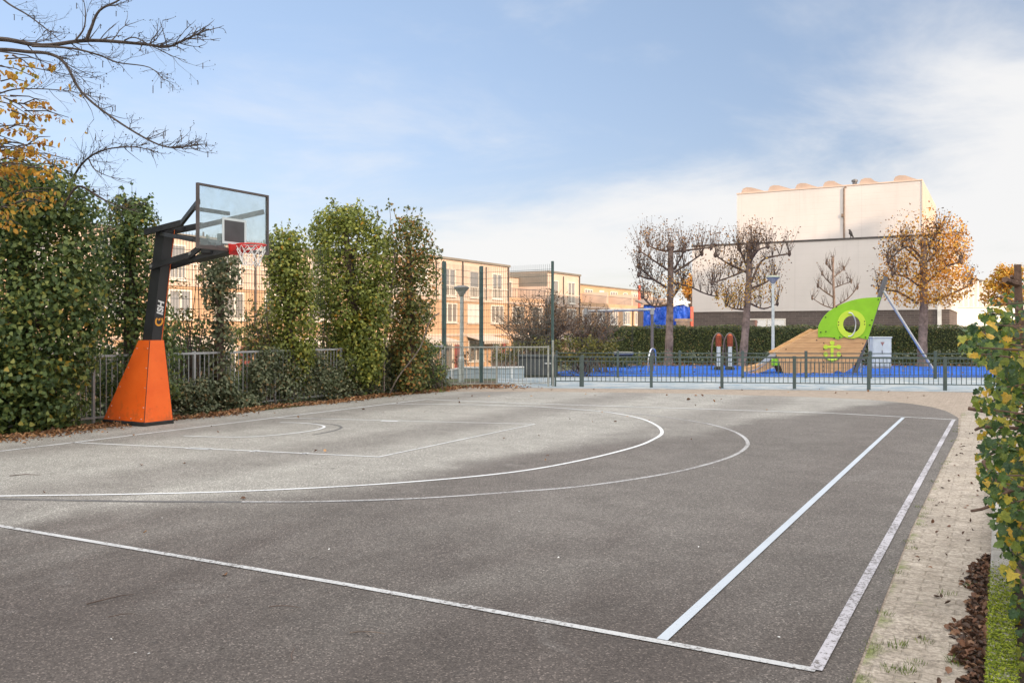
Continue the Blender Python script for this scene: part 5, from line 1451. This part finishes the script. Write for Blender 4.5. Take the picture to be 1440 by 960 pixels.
# ------------------------------------------------------------------ near bush on the right
def near_bush():
    t = thing('leafy_bush', 'leafy bush with lobed green and yellow leaves at the right edge', 'bush', C(0.55, 5.6), 0)
    vs = [360, 390, 415, 435, 452, 466, 480, 492, 505, 520, 545, 560, 580, 610, 640, 680, 700, 730, 770, 830, 900, 980]
    us = [1440, 1436, 1400, 1388, 1372, 1356, 1350, 1354, 1372, 1392, 1378, 1372, 1376, 1384, 1378, 1380, 1388, 1402, 1410, 1420, 1428, 1432]
    def proj(p): return (U0+F*p.x/p.y, V0-F*(p.z-H)/p.y)
    # clumps hang on stems; keep those inside the outline
    cs = []
    tries = 0
    while len(cs) < 255 and tries < 60000:
        tries += 1
        p = C(-0.5+1.8*rnd.random()**1.6, rnd.uniform(4.4, 7.6), rnd.uniform(0.05, 2.05))
        u, v = proj(p)
        if v < 425 and rnd.random() < .72: continue
        if u > 1412 and v < 470 and rnd.random() < .6: continue
        lim = np.interp(v, vs, us)+9*math.sin(v*.21)+7*math.sin(v*.083+1)
        if u < lim+5 or u > 1640: continue
        if u > 1450 and rnd.random() < .55: continue
        cs.append(p)
    P, N, S_ = [], [], []
    for c in cs:
        for k in range(rnd.randint(15, 24)):
            q_ = c+Vector((rnd.gauss(0, .075), rnd.gauss(0, .09), rnd.gauss(0, .06)))
            u, v = proj(q_)
            if u < np.interp(v, vs, us)-3: continue
            if u > 1420 and v < 455 and rnd.random() < .5: continue
            P.append(q_); N.append(Vector((-0.4+rnd.gauss(0, .75), -.55+rnd.gauss(0, .75), .7+rnd.gauss(0, .6)))); S_.append(rnd.choice((rnd.uniform(.018, .04), rnd.uniform(.032, .058))))
    leaves('foliage', P, N, S_, M['bush_leaf'], t, T_LOBE, .75, .45)
    b = MB()
    st = [[C(.35, 5.5, 0), pp(1475, 640, 5.5), pp(1440, 500, 5.5), pp(1433, 430, 5.5), pp(1431, 372, 5.5)]]
    P_ = [Vector(p) for p in smooth([Vector(x) for x in st[0]], 5)]
    b.tube(P_, [.036-.0008*i for i in range(len(P_))], 9)
    b.tube([pp(1433, 400, 5.5), pp(1420, 396, 5.45), pp(1413, 393, 5.4)], [.022, .02, .019], 7)
    b.tube([pp(1432, 405, 5.5), pp(1422, 388, 5.45)], [.016, .012], 6)
    b.build('trunk', M['bark_bush'], t, world=True)
    b = MB()
    for (pl, r, Y) in (([(1500,590),(1440,584),(1400,580),(1362,574)], .016, 5.2), ([(1490,610),(1430,602),(1385,600),(1372,604)], .012, 5.4), ([(1480,640),(1440,612),(1410,630),(1388,640)], .012, 5.0),
                       ([(1470,720),(1420,690),(1400,670),(1383,648)], .017, 4.9), ([(1490,680),(1420,690),(1390,712),(1366,718)], .010, 4.7), ([(1500,560),(1440,545),(1405,525),(1385,512)], .012, 5.8),
                       ([(1490,520),(1450,540),(1420,520),(1400,505)], .014, 5.6), ([(1500,520),(1440,480),(1410,470),(1385,470)], .012, 5.5), ([(1480,450),(1440,440),(1420,425),(1408,416)], .009, 5.3),
                       ([(1480,780),(1440,745),(1425,720)], .012, 4.7), ([(1500,860),(1450,830),(1430,800)], .012, 4.5), ([(1470,600),(1452,560),(1440,520),(1426,500)], .02, 5.7)):
        pts = [Vector(p) for p in smooth([pp(u, v, Y+.12*i) for i, (u, v) in enumerate(pl)], 3)]
        b.tube(pts, [r*(1.15-.4*i/len(pts)) for i in range(len(pts))], 6)
    for c in cs:
        s0 = C(rnd.uniform(.4, .9), NM(c)[1]+rnd.gauss(0, .3), c.z-rnd.uniform(-.1, .4)); b.tube([s0, s0.lerp(c, .55)+Vector((0, 0, .04)), c], [.008, .006, .003], 5)
    b.build('branches', M['bark_bush'], t, world=True)
near_bush()
pq = gp(1437, 985)
pst = thing('fence_post', 'dark green steel post at the lower right behind the mossy kerb', 'post', C(0.16, 4.62))
b = MB(); b.tube([(0,0,0), (0,0,.62)], .02, 10); b.lathe([(.022, .62), (.022, .635), (.008, .645)], 10); b.build('tube', M['green_steel'], pst)
struct(MB().poly([tuple(C(n, m, .006)) for n, m in ((.07,-3),(3,-3),(3,13),(.07,13))]).build('soil_bed', M['soil'], fix=False))
# ------------------------------------------------------------------ terraced houses
HW = 6.8; HN0 = -34.3; GZ = -1.4
def window(t, xf, yc, w_, z0, z1, panes=3, blind=None, door=False):
    f = MB(); fw = 0.075; y0, y1 = yc-w_/2, yc+w_/2
    f.box(xf, xf+.07, y0, y0+fw, z0, z1); f.box(xf, xf+.07, y1-fw, y1, z0, z1)
    f.box(xf, xf+.07, y0+fw, y1-fw, z1-fw, z1); f.box(xf, xf+.07, y0+fw, y1-fw, z0, z0+fw)
    for i in range(1, panes):
        yy = y0+w_*i/panes; f.box(xf, xf+.065, yy-fw*.6, yy+fw*.6, z0+fw, z1-fw)
    if not door: f.box(xf, xf+.13, y0-.06, y1+.06, z0-.09, z0-.003)
    fr = f.build('door_frame' if door else 'window', M['frame_white'], t, fix=False)
    MB().box(xf-.01, xf+.03, y0+fw*.5, y1-fw*.5, z0+fw*.5, z1-fw*.5).build('pane', M['pane'], fr, fix=False)
    if blind:
        b = MB(); zz0 = z0+(z1-z0)*(1-blind)+.06
        b.box(xf+.02, xf+.045, y0+fw, y1-fw, zz0, z1-fw)
        k = int((z1-z0)*blind/.09)
        for i in range(k): b.box(xf+.045, xf+.052, y0+fw, y1-fw, zz0+.09*i, zz0+.09*i+.06)
        b.build('roller_shutter', M['shutter'], fr, fix=False)
    return fr
def house(k, label, top='flush', blinds=(None, None), tblinds=(None, None), aw='box', side_dark=False):
    m0 = 20.45+HW*k - .05
    if k >= 4: m0 = 47.65+HW*(k-4)
    t = thing('terraced_house', label, 'house', C(HN0, m0, GZ), THETA, 'terraced houses behind the courts')
    z1f = 5.28; zr = 8.12 if k > 3 else 7.55
    MB().box(-9, 0, 0.0, HW-.004, -.3, z1f).build('wall', M['house_brick'], t)
    b = MB(); b.box(-.02, .05, .003, HW-.008, 2.62, 2.80); b.box(-.02, .06, .003, HW-.008, z1f-.10, z1f+.06); b.build('fascia', M['cladding'], t)
    for i, yc in enumerate((1.35, 4.75)):
        window(t, .002, yc, 1.95, 3.62, 5.0, 3, blinds[i])
    # ground floor
    window(t, .002, 1.6, 2.2, .75, 2.3, 2); window(t, .002, 4.6, 1.1, .05, 2.25, 1, None, True)
    MB().box(.002, .05, 5.45, 6.15, .05, 2.2).build('door', M['door_red'], t)
    if aw == 'box':
        b = MB(); b.add([(.05, .3, 2.62), (.05, 4.1, 2.62), (1.5, 4.1, 2.28), (1.5, .3, 2.28), (.05, .3, 2.56), (.05, 4.1, 2.56), (1.5, 4.1, 2.22), (1.5, .3, 2.22)],
                        [(0,1,2,3), (4,7,6,5), (0,3,7,4), (1,5,6,2), (0,4,5,1), (3,2,6,7)])
        n = 14
        for i in range(n):
            y0 = .3+3.8*i/n; b.add([(1.5, y0, 2.22), (1.5, y0+3.8/n, 2.22), (1.5, y0+3.8/n*.8, 2.05), (1.5, y0+3.8/n*.2, 2.05)], [(0,1,2,3)])
        b.build('awning', M['awning'], t, fix=False)
    if top == 'flush':
        MB().box(-9, -.012, 0.0, HW-.004, z1f+.003, zr).build('top_storey', M['cladding'], t)
        b = MB(); b.box(-.02, .10, -.02, HW-.02, zr-.02, zr+.14); b.box(-9.05, -.02, -.02, HW-.02, zr+.02, zr+.12); b.build('roof', M['roofing'] if False else M['cladding_grey'], t)
        for i, yc in enumerate((1.35, 4.75)): window(t, -.01, yc, 1.5 if i else 1.35, z1f+.22, min(7.45, zr-.4), 2 if i else 1, tblinds[i])
        b = MB(); b.tube([(.06, HW-.3, 2.9), (.06, HW-.3, zr)], .05, 8); b.tube([(.05, 3.05, 5.35), (.05, 3.05, 7.9)], .045, 8); b.build('downpipe', M['roofing'], t)
        b = MB(); b.box(.02, .06, .1, HW-.15, z1f+.95, z1f+1.0)
        for i in range(28): b.box(.03, .05, .15+6.4*i/28, .18+6.4*i/28, z1f+.06, z1f+.95)
        b.build('balustrade', M['frame_white'], t, fix=False)
        if side_dark:
            MB().box(-8.9, -.03, -.03, -.004, z1f-.2, zr-.03).build('side_cladding', M['cladding_grey'], t)
            fr = window_side(t, -3.6)
    else:
        MB().box(-9, -2.9, 0.0, HW-.004, z1f+.003, zr-.45).build('top_storey', M['cladding'] if top == 'setback' else M['house_brick'], t)
        b = MB(); b.box(-9.05, -2.8, -.02, HW-.02, zr-.45, zr-.32); b.build('roof', M['cladding_grey'], t)
        MB().box(-.22, -.012, 0.0, HW-.004, z1f+.003, z1f+.42).build('parapet', M['house_brick'], t)
        window(t, -2.9, 1.5, 2.0, z1f+.2, 7.3, 3); window(t, -2.9, 4.9, 1.2, z1f+.1, 7.3, 1, tblinds[0])
        b = MB(); b.box(-.14, -.10, .05, HW-.06, z1f+1.15, z1f+1.19)
        for i in range(24): b.box(-.13, -.11, .1+6.5*i/24, .125+6.5*i/24, z1f+.42, z1f+1.15)
        b.build('balustrade', M['mast'], t, fix=False)
        b = MB(); b.box(-3.0, -.05, HW-.12, HW-.02, z1f+.42, z1f+1.6); b.build('screen', M['cladding'], t)
        b = MB(); b.tube([(.06, HW-.3, 2.9), (.06, HW-.3, z1f)], .05, 8); b.build('downpipe', M['roofing'], t)
    return t
def window_side(t, xc):
    f = MB()
    for a, c in ((-.8, -.1), (.0, .55)):
        f.box(xc+a, xc+c, -.075, -.034, 5.9, 6.0); f.box(xc+a, xc+c, -.075, -.034, 6.9, 7.0); f.box(xc+a, xc+a+.08, -.075, -.034, 6.0, 6.9); f.box(xc+c-.08, xc+c, -.075, -.034, 6.0, 6.9)
    w_ = f.build('window', M['frame_white'], t, fix=False)
    MB().box(xc-.75, xc+.5, -.05, -.036, 5.98, 6.92).build('pane', M['pane'], w_, fix=False)
    return w_
house(0, 'orange brick terraced house nearest the camera, mostly hidden behind the largest ivy tree', 'flush')
house(1, 'orange brick terraced house seen behind the hoop post and backboard arm', 'flush', (None, None))
house(2, 'orange brick terraced house seen under the backboard, with window beside the slim ivy tree', 'flush')
house(3, 'orange brick terraced house glimpsed between the two sunny green ivy trees', 'flush')
house(4, 'orange brick terraced house showing beside the last ivy tree, behind the first tall green post', 'flush', (None, None), (1.0, None))
house(5, 'orange brick terraced house with closed white shutter, behind the grey street lamp', 'flush', (1.0, None), (None, None))
house(6, 'terraced house with set back top floor, left of the dark side wall', 'setback', (None, None))
house(7, 'terraced house whose grey brown side wall rises above its neighbour roof terrace', 'flush', (None, None), side_dark=True)
house(8, 'terraced house with set back top floor above the spreading bare shrub', 'terrace', (None, None), (1.0, None))
house(9, 'terraced house with roof terrace railing above the swing top bar', 'terrace', (None, None), (1.0, None), aw=None)
house(10, 'terraced house with roof terrace just left of the blue tarpaulin shed', 'terrace', (None, None), aw=None)
house(11, 'farthest terraced house, seen through the crown of the pollarded tree nearest the swing', 'setback', (None, None), aw=None)

# garden fences in front of the houses
def garden_fence(label, m0, m1, n, h):
    t = thing('garden_fence', label, 'fence', C(n, m0, GZ), THETA)
    L = m1-m0; k = max(1, round(L/1.8))
    for i in range(k):
        a = L*i/k; b = MB(); hh = h+rnd.gauss(0, .06)
        for j in range(11): b.box(-.012, .012, a+.06+1.68*j/11, a+.06+1.68*(j+.9)/11, .05, hh+rnd.gauss(0, .008))
        b.box(.012, .04, a+.06, a+1.74, .3, .38); b.box(.012, .04, a+.06, a+1.74, hh-.35, hh-.27)
        b.build('board_panel', M['timber'], t)
    for i in range(k+1): MB().box(-.05, .05, L*i/k-.045, L*i/k+.045, 0, h+.08).build('post', M['timber'], t)
garden_fence('brown board garden fence in front of the shuttered terraced house', 47, 57.8, -27.5, 1.7)
garden_fence('brown board garden fence beside the big bare shrub', 58.4, 72, -28.2, 1.55)
it = [(rnd.uniform(700, 735), rnd.uniform(487, 507), rnd.uniform(.25, .45), 46+rnd.gauss(0, .5)) for i in range(14)]
shrub('green garden shrub in front of the brown garden fence', it, M['shrub'], 0.12, 5, 60)
it = [(rnd.uniform(628, 672), rnd.uniform(492, 512), rnd.uniform(.2, .4), 42+rnd.gauss(0, .5)) for i in range(10)]
shrub('brownish garden shrub seen through the bars behind the grey lamp', it, M['brown_leaf'], 0.1, 6, 60)

# ------------------------------------------------------------------ white hall
hall = thing('sports_hall', 'big white clad hall with brick base and higher rear block behind the trees', 'hall', C(0, 58.4, 0), THETA)
HL, HR = -18.35, -2.5
MB().box(HL+.06, HR-.06, .06, 16, -.3, 2.9).build('brick_base', M['hall_brick'], hall)
MB().box(HL, HR, 0, 16, 2.9, 7.36).build('lower_wall', M['hall_white'], hall)
MB().box(HL-.05, HR+.05, -.06, .3, 7.36, 7.47).build('roof_edge', M['roofing'], hall)
MB().box(HL, HR, .3, 16, 7.36, 7.42).build('roof', M['roofing'], hall)
upb = MB().box(-15.7, -4.17, 1.6, 15, 7.42, 11.03).build('upper_block', M['hall_white'], hall)
b = MB(); b.box(-15.72, -4.15, 1.56, 1.6, 10.98, 11.06); b.box(-4.17, -4.13, 1.56, 15, 7.42, 11.06); b.build('corner_trim', M['cladding'], upb)
def nu(u, Yloc_m): 
    k = (u-U0)/F; return Yloc_m*(k*CT-ST)/(CT+k*ST)
for (ua, ub) in ((1042,1076), (1080,1114), (1118,1151), (1157,1187), (1208,1238), (1256,1292)):
    a, c = nu(ua, 60.1), nu(ub, 60.1)
    prof = [(a, 11.0), (a+.03, 11.2), (a+.12, 11.36), (a+.35, 11.44), (a+.7, 11.40), (c-.35, 11.2), (c, 11.06), (c, 11.0)]
    MB().prism([(p, z) for p, z in prof], 'y', 1.75, 13).build('rooflight', M['rooflight'], upb)
b = MB(); xp = nu(1187, 60); b.tube([(xp, 1.54, 7.45), (xp, 1.54, 10.85), (xp+.12, 1.56, 10.95)], .05, 8); b.box(xp-.16, xp-.02, 1.5, 1.59, 9.0, 9.2); b.build('downpipe', M['timber'], upb)
b = MB(); xp = nu(1200, 60); b.lathe([(.14, 0), (.14, .3), (.2, .32), (.2, .42), (.05, .5)], 10, (xp, 2.2, 11.0)); b.build('roof_vent', M['mast'], upb)
b = MB(); xp = nu(1321, 58.3); b.box(xp-.11, xp+.11, -.06, .05, -.1, 7.3); b.build('downpipe', M['white_dirty'], hall)
xa, xb_ = nu(1050, 58.4), nu(1105, 58.4)
f = MB(); z0, z1 = 1.4, 2.42
f.box(xa, xb_, -.02, .055, z1-.09, z1); f.box(xa, xb_, -.02, .055, z0, z0+.08)
for x in (xa, (xa+xb_)*.5, xb_-.09): f.box(x, x+.09, -.025, .05, z0+.08, z1-.09)
fw_ = f.build('window', M['frame_white'], hall)
MB().box(xa+.05, xb_-.05, .02, .057, z0+.05, z1-.05).build('pane', M['pane'], fw_)
b = MB(); pq_ = C(nu(1196, 58.45), 58.4+.05, 7.47)
bird = thing('bird', 'small dark bird perched on the edge of the white hall roof', 'bird', pq_)
b = MB(); b.tube([(0.12, 0, .05), (.08, 0, .16), (0, 0, .30), (-.03, 0, .42), (-.06, 0, .50), (-.14, 0, .49)], [.02, .07, .11, .07, .06, .012], 10)
b.tube([(0.1, 0, .16), (.22, 0, -.02)], [.05, .02], 6); b.build('body', M['roofing'], bird, smooth=True)
b = MB(); b.tube([(0, .03, 0), (0, .03, .2)], .012, 5); b.tube([(0, -.03, 0), (0, -.03, .2)], .012, 5); b.build('legs', M['roofing'], bird)

# blue tarpaulin shed
sh = pp(905, 462, 52.0); sh2 = pp(970, 462, 52.0)
shed = thing('tarpaulin_shed', 'shed covered with wrinkled blue tarpaulin left of the white hall', 'shed', (sh.x, 52.0, 0))
W_ = sh2.x-sh.x; zt = pp(905, 429, 52).z
b = MB(); nx, nz = 22, 10; vs = []
for i in range(nx+1):
    for j in range(nz+1):
        x = W_*i/nx; z = (zt+.12*math.sin(i*.8)*(j/nz))*j/nz; vs.append((x, -.06*math.sin(i*2.1+j*.7)-.05*math.sin(i*.9-j*1.3), z))
b.add(vs, [(i*(nz+1)+j, (i+1)*(nz+1)+j, (i+1)*(nz+1)+j+1, i*(nz+1)+j+1) for i in range(nx) for j in range(nz)])
b.build('tarpaulin', M['tarp'], shed, fix=False)
MB().box(.02, W_-.02, .12, 2.6, 0, zt-.1).build('shed_body', M['timber'], shed)
b = MB(); b.add([(-.1, -.25, zt+.02), (W_*.62, -.25, zt+.05), (W_*.62, 2.7, zt+.3), (-.1, 2.7, zt+.3), (-.1, -.25, zt+.12), (W_*.62, -.25, zt+.15), (W_*.62, 2.7, zt+.4), (-.1, 2.7, zt+.4)],
    [(0,3,2,1),(4,5,6,7),(0,1,5,4),(1,2,6,5),(2,3,7,6),(3,0,4,7)]); b.build('roof', M['brown_panel'], shed)
b = MB(); x0 = (950-905)/65*W_; 
b.box(x0-.1, x0+.95, -.28, -.2, pp(950, 452, 52).z, pp(950, 448, 52).z); b.box(x0, x0+.8, -.26, -.2, 0, pp(950, 452, 52).z-.01)
b.bar((x0+.05, -.3, 1.55), (x0+.6, -.3, 2.1), .08, .08); b.build('hatch', M['brown_panel'], shed)
b = MB(); b.add([(W_*.62, -.2, zt-.05), (W_*1.0, -.2, zt+.1), (W_*1.02, 2.6, zt+.3), (W_*.62, 2.6, zt+.45), (W_*.62, -.2, zt+.02), (W_*1.0, -.2, zt+.2), (W_*1.02, 2.6, zt+.4), (W_*.62, 2.6, zt+.55)],
    [(0,3,2,1),(4,5,6,7),(0,1,5,4),(1,2,6,5),(2,3,7,6),(3,0,4,7)]); b.build('roof_sheet', M['white_dirty'], shed)
MB().box(W_+.02, W_+.2, -.1, .1, 0, zt-.1).build('corner_post', M['red_panel'], shed)
rp = pp(899, 440, 60)
pl_ = thing('signal_pole', 'thin rust red pole standing left of the blue tarpaulin shed', 'pole', (rp.x, 60, 0))
b = MB(); b.tube([(0,0,0), (0,0,4.6)], .09, 8); b.lathe([(.11, 4.6), (.11, 4.7), (.03, 4.75)], 10); b.build('shaft', M['red_panel'], pl_)

# pale factory and low white wall to the right
fac = thing('factory_building', 'sunlit white ribbed factory wall right of the orange tree', 'building', (0, 0, 0))
fa, fb = pp(1338, 389, 84), pp(1398, 402, 100)
d = (fb-fa); d.z = 0; L = d.length; ang = math.atan2(d.y, d.x)
fac.location = (fa.x, fa.y, 0); fac.rotation_euler = (0, 0, ang); FRAME[fac.name] = Matrix.Translation((fa.x, fa.y, 0)) @ Matrix.Rotation(ang, 4, 'Z')
MB().box(-2, L, 0, 14, -1, fa.z).build('wall', M['cladding'], fac)
for i in range(9):
    x = L*(i+.3)/9; b = MB(); b.cbox(x-.2, x+.2, -.45, -.002, -1, fa.z+.05, .03); b.build('pilaster', M['white'], fac)
MB().box(-2.2, L+.2, -.5, 14.2, fa.z+.06, fa.z+.2).build('roof', M['cladding_grey'], fac)
wa = pp(1336, 433, 62)
lwl = thing('garden_wall', 'low white panelled wall between the brick hall and the bush', 'wall', (wa.x, 62, 0), -.08)
MB().box(0, 14, 0, .3, -.3, wa.z).build('wall', M['white'], lwl)
b = MB(); b.box(-.08, 14.1, -.06, .36, wa.z+.002, wa.z+.12); b.box(-.1, .12, -.05, -.002, -.3, wa.z); b.box(2.6, 14.0, -.03, -.002, wa.z-.45, wa.z-.35); b.build('coping', M['frame_white'], lwl)

# far trees
def far_tree(label, u, v, ru, rv, Y, mat, n, crown=None):
    c = pp(u, v, Y); t = thing('autumn_tree', label, 'tree', (c.x, Y, 0))
    sc = Y/F; cs = []; rs = []
    for i in range(60):
        d = unit(nprnd.normal(size=3))*nprnd.random()**.45
        cs.append((c.x+ru*sc*d[0], Y+ru*sc*d[1], c.z+rv*sc*d[2])); rs.append(rnd.uniform(.35, .6)*ru*sc*.55)
    P, N = blob_leaves(cs, rs, n/sum(r*r for r in rs), .9)
    leaves('foliage', P, N, nprnd.uniform(.14, .3, len(P)), M[mat], t, T_OVAL)
    b = MB(); b.tube([(c.x, Y, -.1), (c.x+.1, Y, c.z*.6), (c.x, Y, c.z+rv*sc*.5)], [.28, .2, .06], 8)
    for i in range(7):
        q_ = Vector(rnd.choice(cs)); b.tube([(c.x, Y, c.z*rnd.uniform(.5, .9)), q_], [.09, .03], 5)
    b.build('trunk', M['bark_twig'], t, world=True)
far_tree('distant golden tree right of the factory, above the leafy bush', 1415, 412, 30, 42, 75.0, 'yellow_leaf', 3600)
far_tree('distant orange tree left of the white hall, behind the blue shed', 970, 404, 13, 17, 84.0, 'orange_leaf', 900)

# unseen blocks added behind the camera, sized to shade court, hedge and hall
def block(label, q0, q1, r0, hgt):
    a = Vector((q0*.785-r0*.62, q0*.62+r0*.785, 0)); ang = math.atan2(.62, .785); L = q1-q0
    t = thing('shade_block', label, 'building', a, ang)
    MB().box(0, L, -14, 0, -.3, hgt).build('wall', M['house_brick'], t)
    MB().box(-.3, L+.3, -14.3, .3, hgt+.003, hgt+.4).build('roof', M['roofing'], t)
    f = MB(); p_ = MB()
    for s in range(int(hgt/3)):
        for i in range(int(L/4)):
            x = 2+4*i; f.box(x-1.1, x+1.1, .002, .06, s*3+.9, s*3+2.4); p_.box(x-1, x+1, .062, .075, s*3+1.0, s*3+2.3)
    g = f.build('window', M['frame_white'], t, fix=False); g['kind'] = 'stuff'
    g = p_.build('pane', M['pane'], t, fix=False); g['kind'] = 'stuff'
block('long unseen brick block added behind the viewer to shade the court', -40, 39.3, -40, 26.7)
block('lower unseen brick block added to shade the hedge, between the long and the tall block', 39.35, 45.55, -40, 22.2)
block('tall unseen brick block added behind the viewer to shade the white hall', 45.6, 52.6, -40, 30.8)

for o in list(COL.objects):                               # masses of fine growth nobody could count
    if o.parent and o.name.split('.')[0] in ('twigs', 'catkins', 'shoots', 'buds', 'leafy_twigs'): o['kind'] = 'stuff'
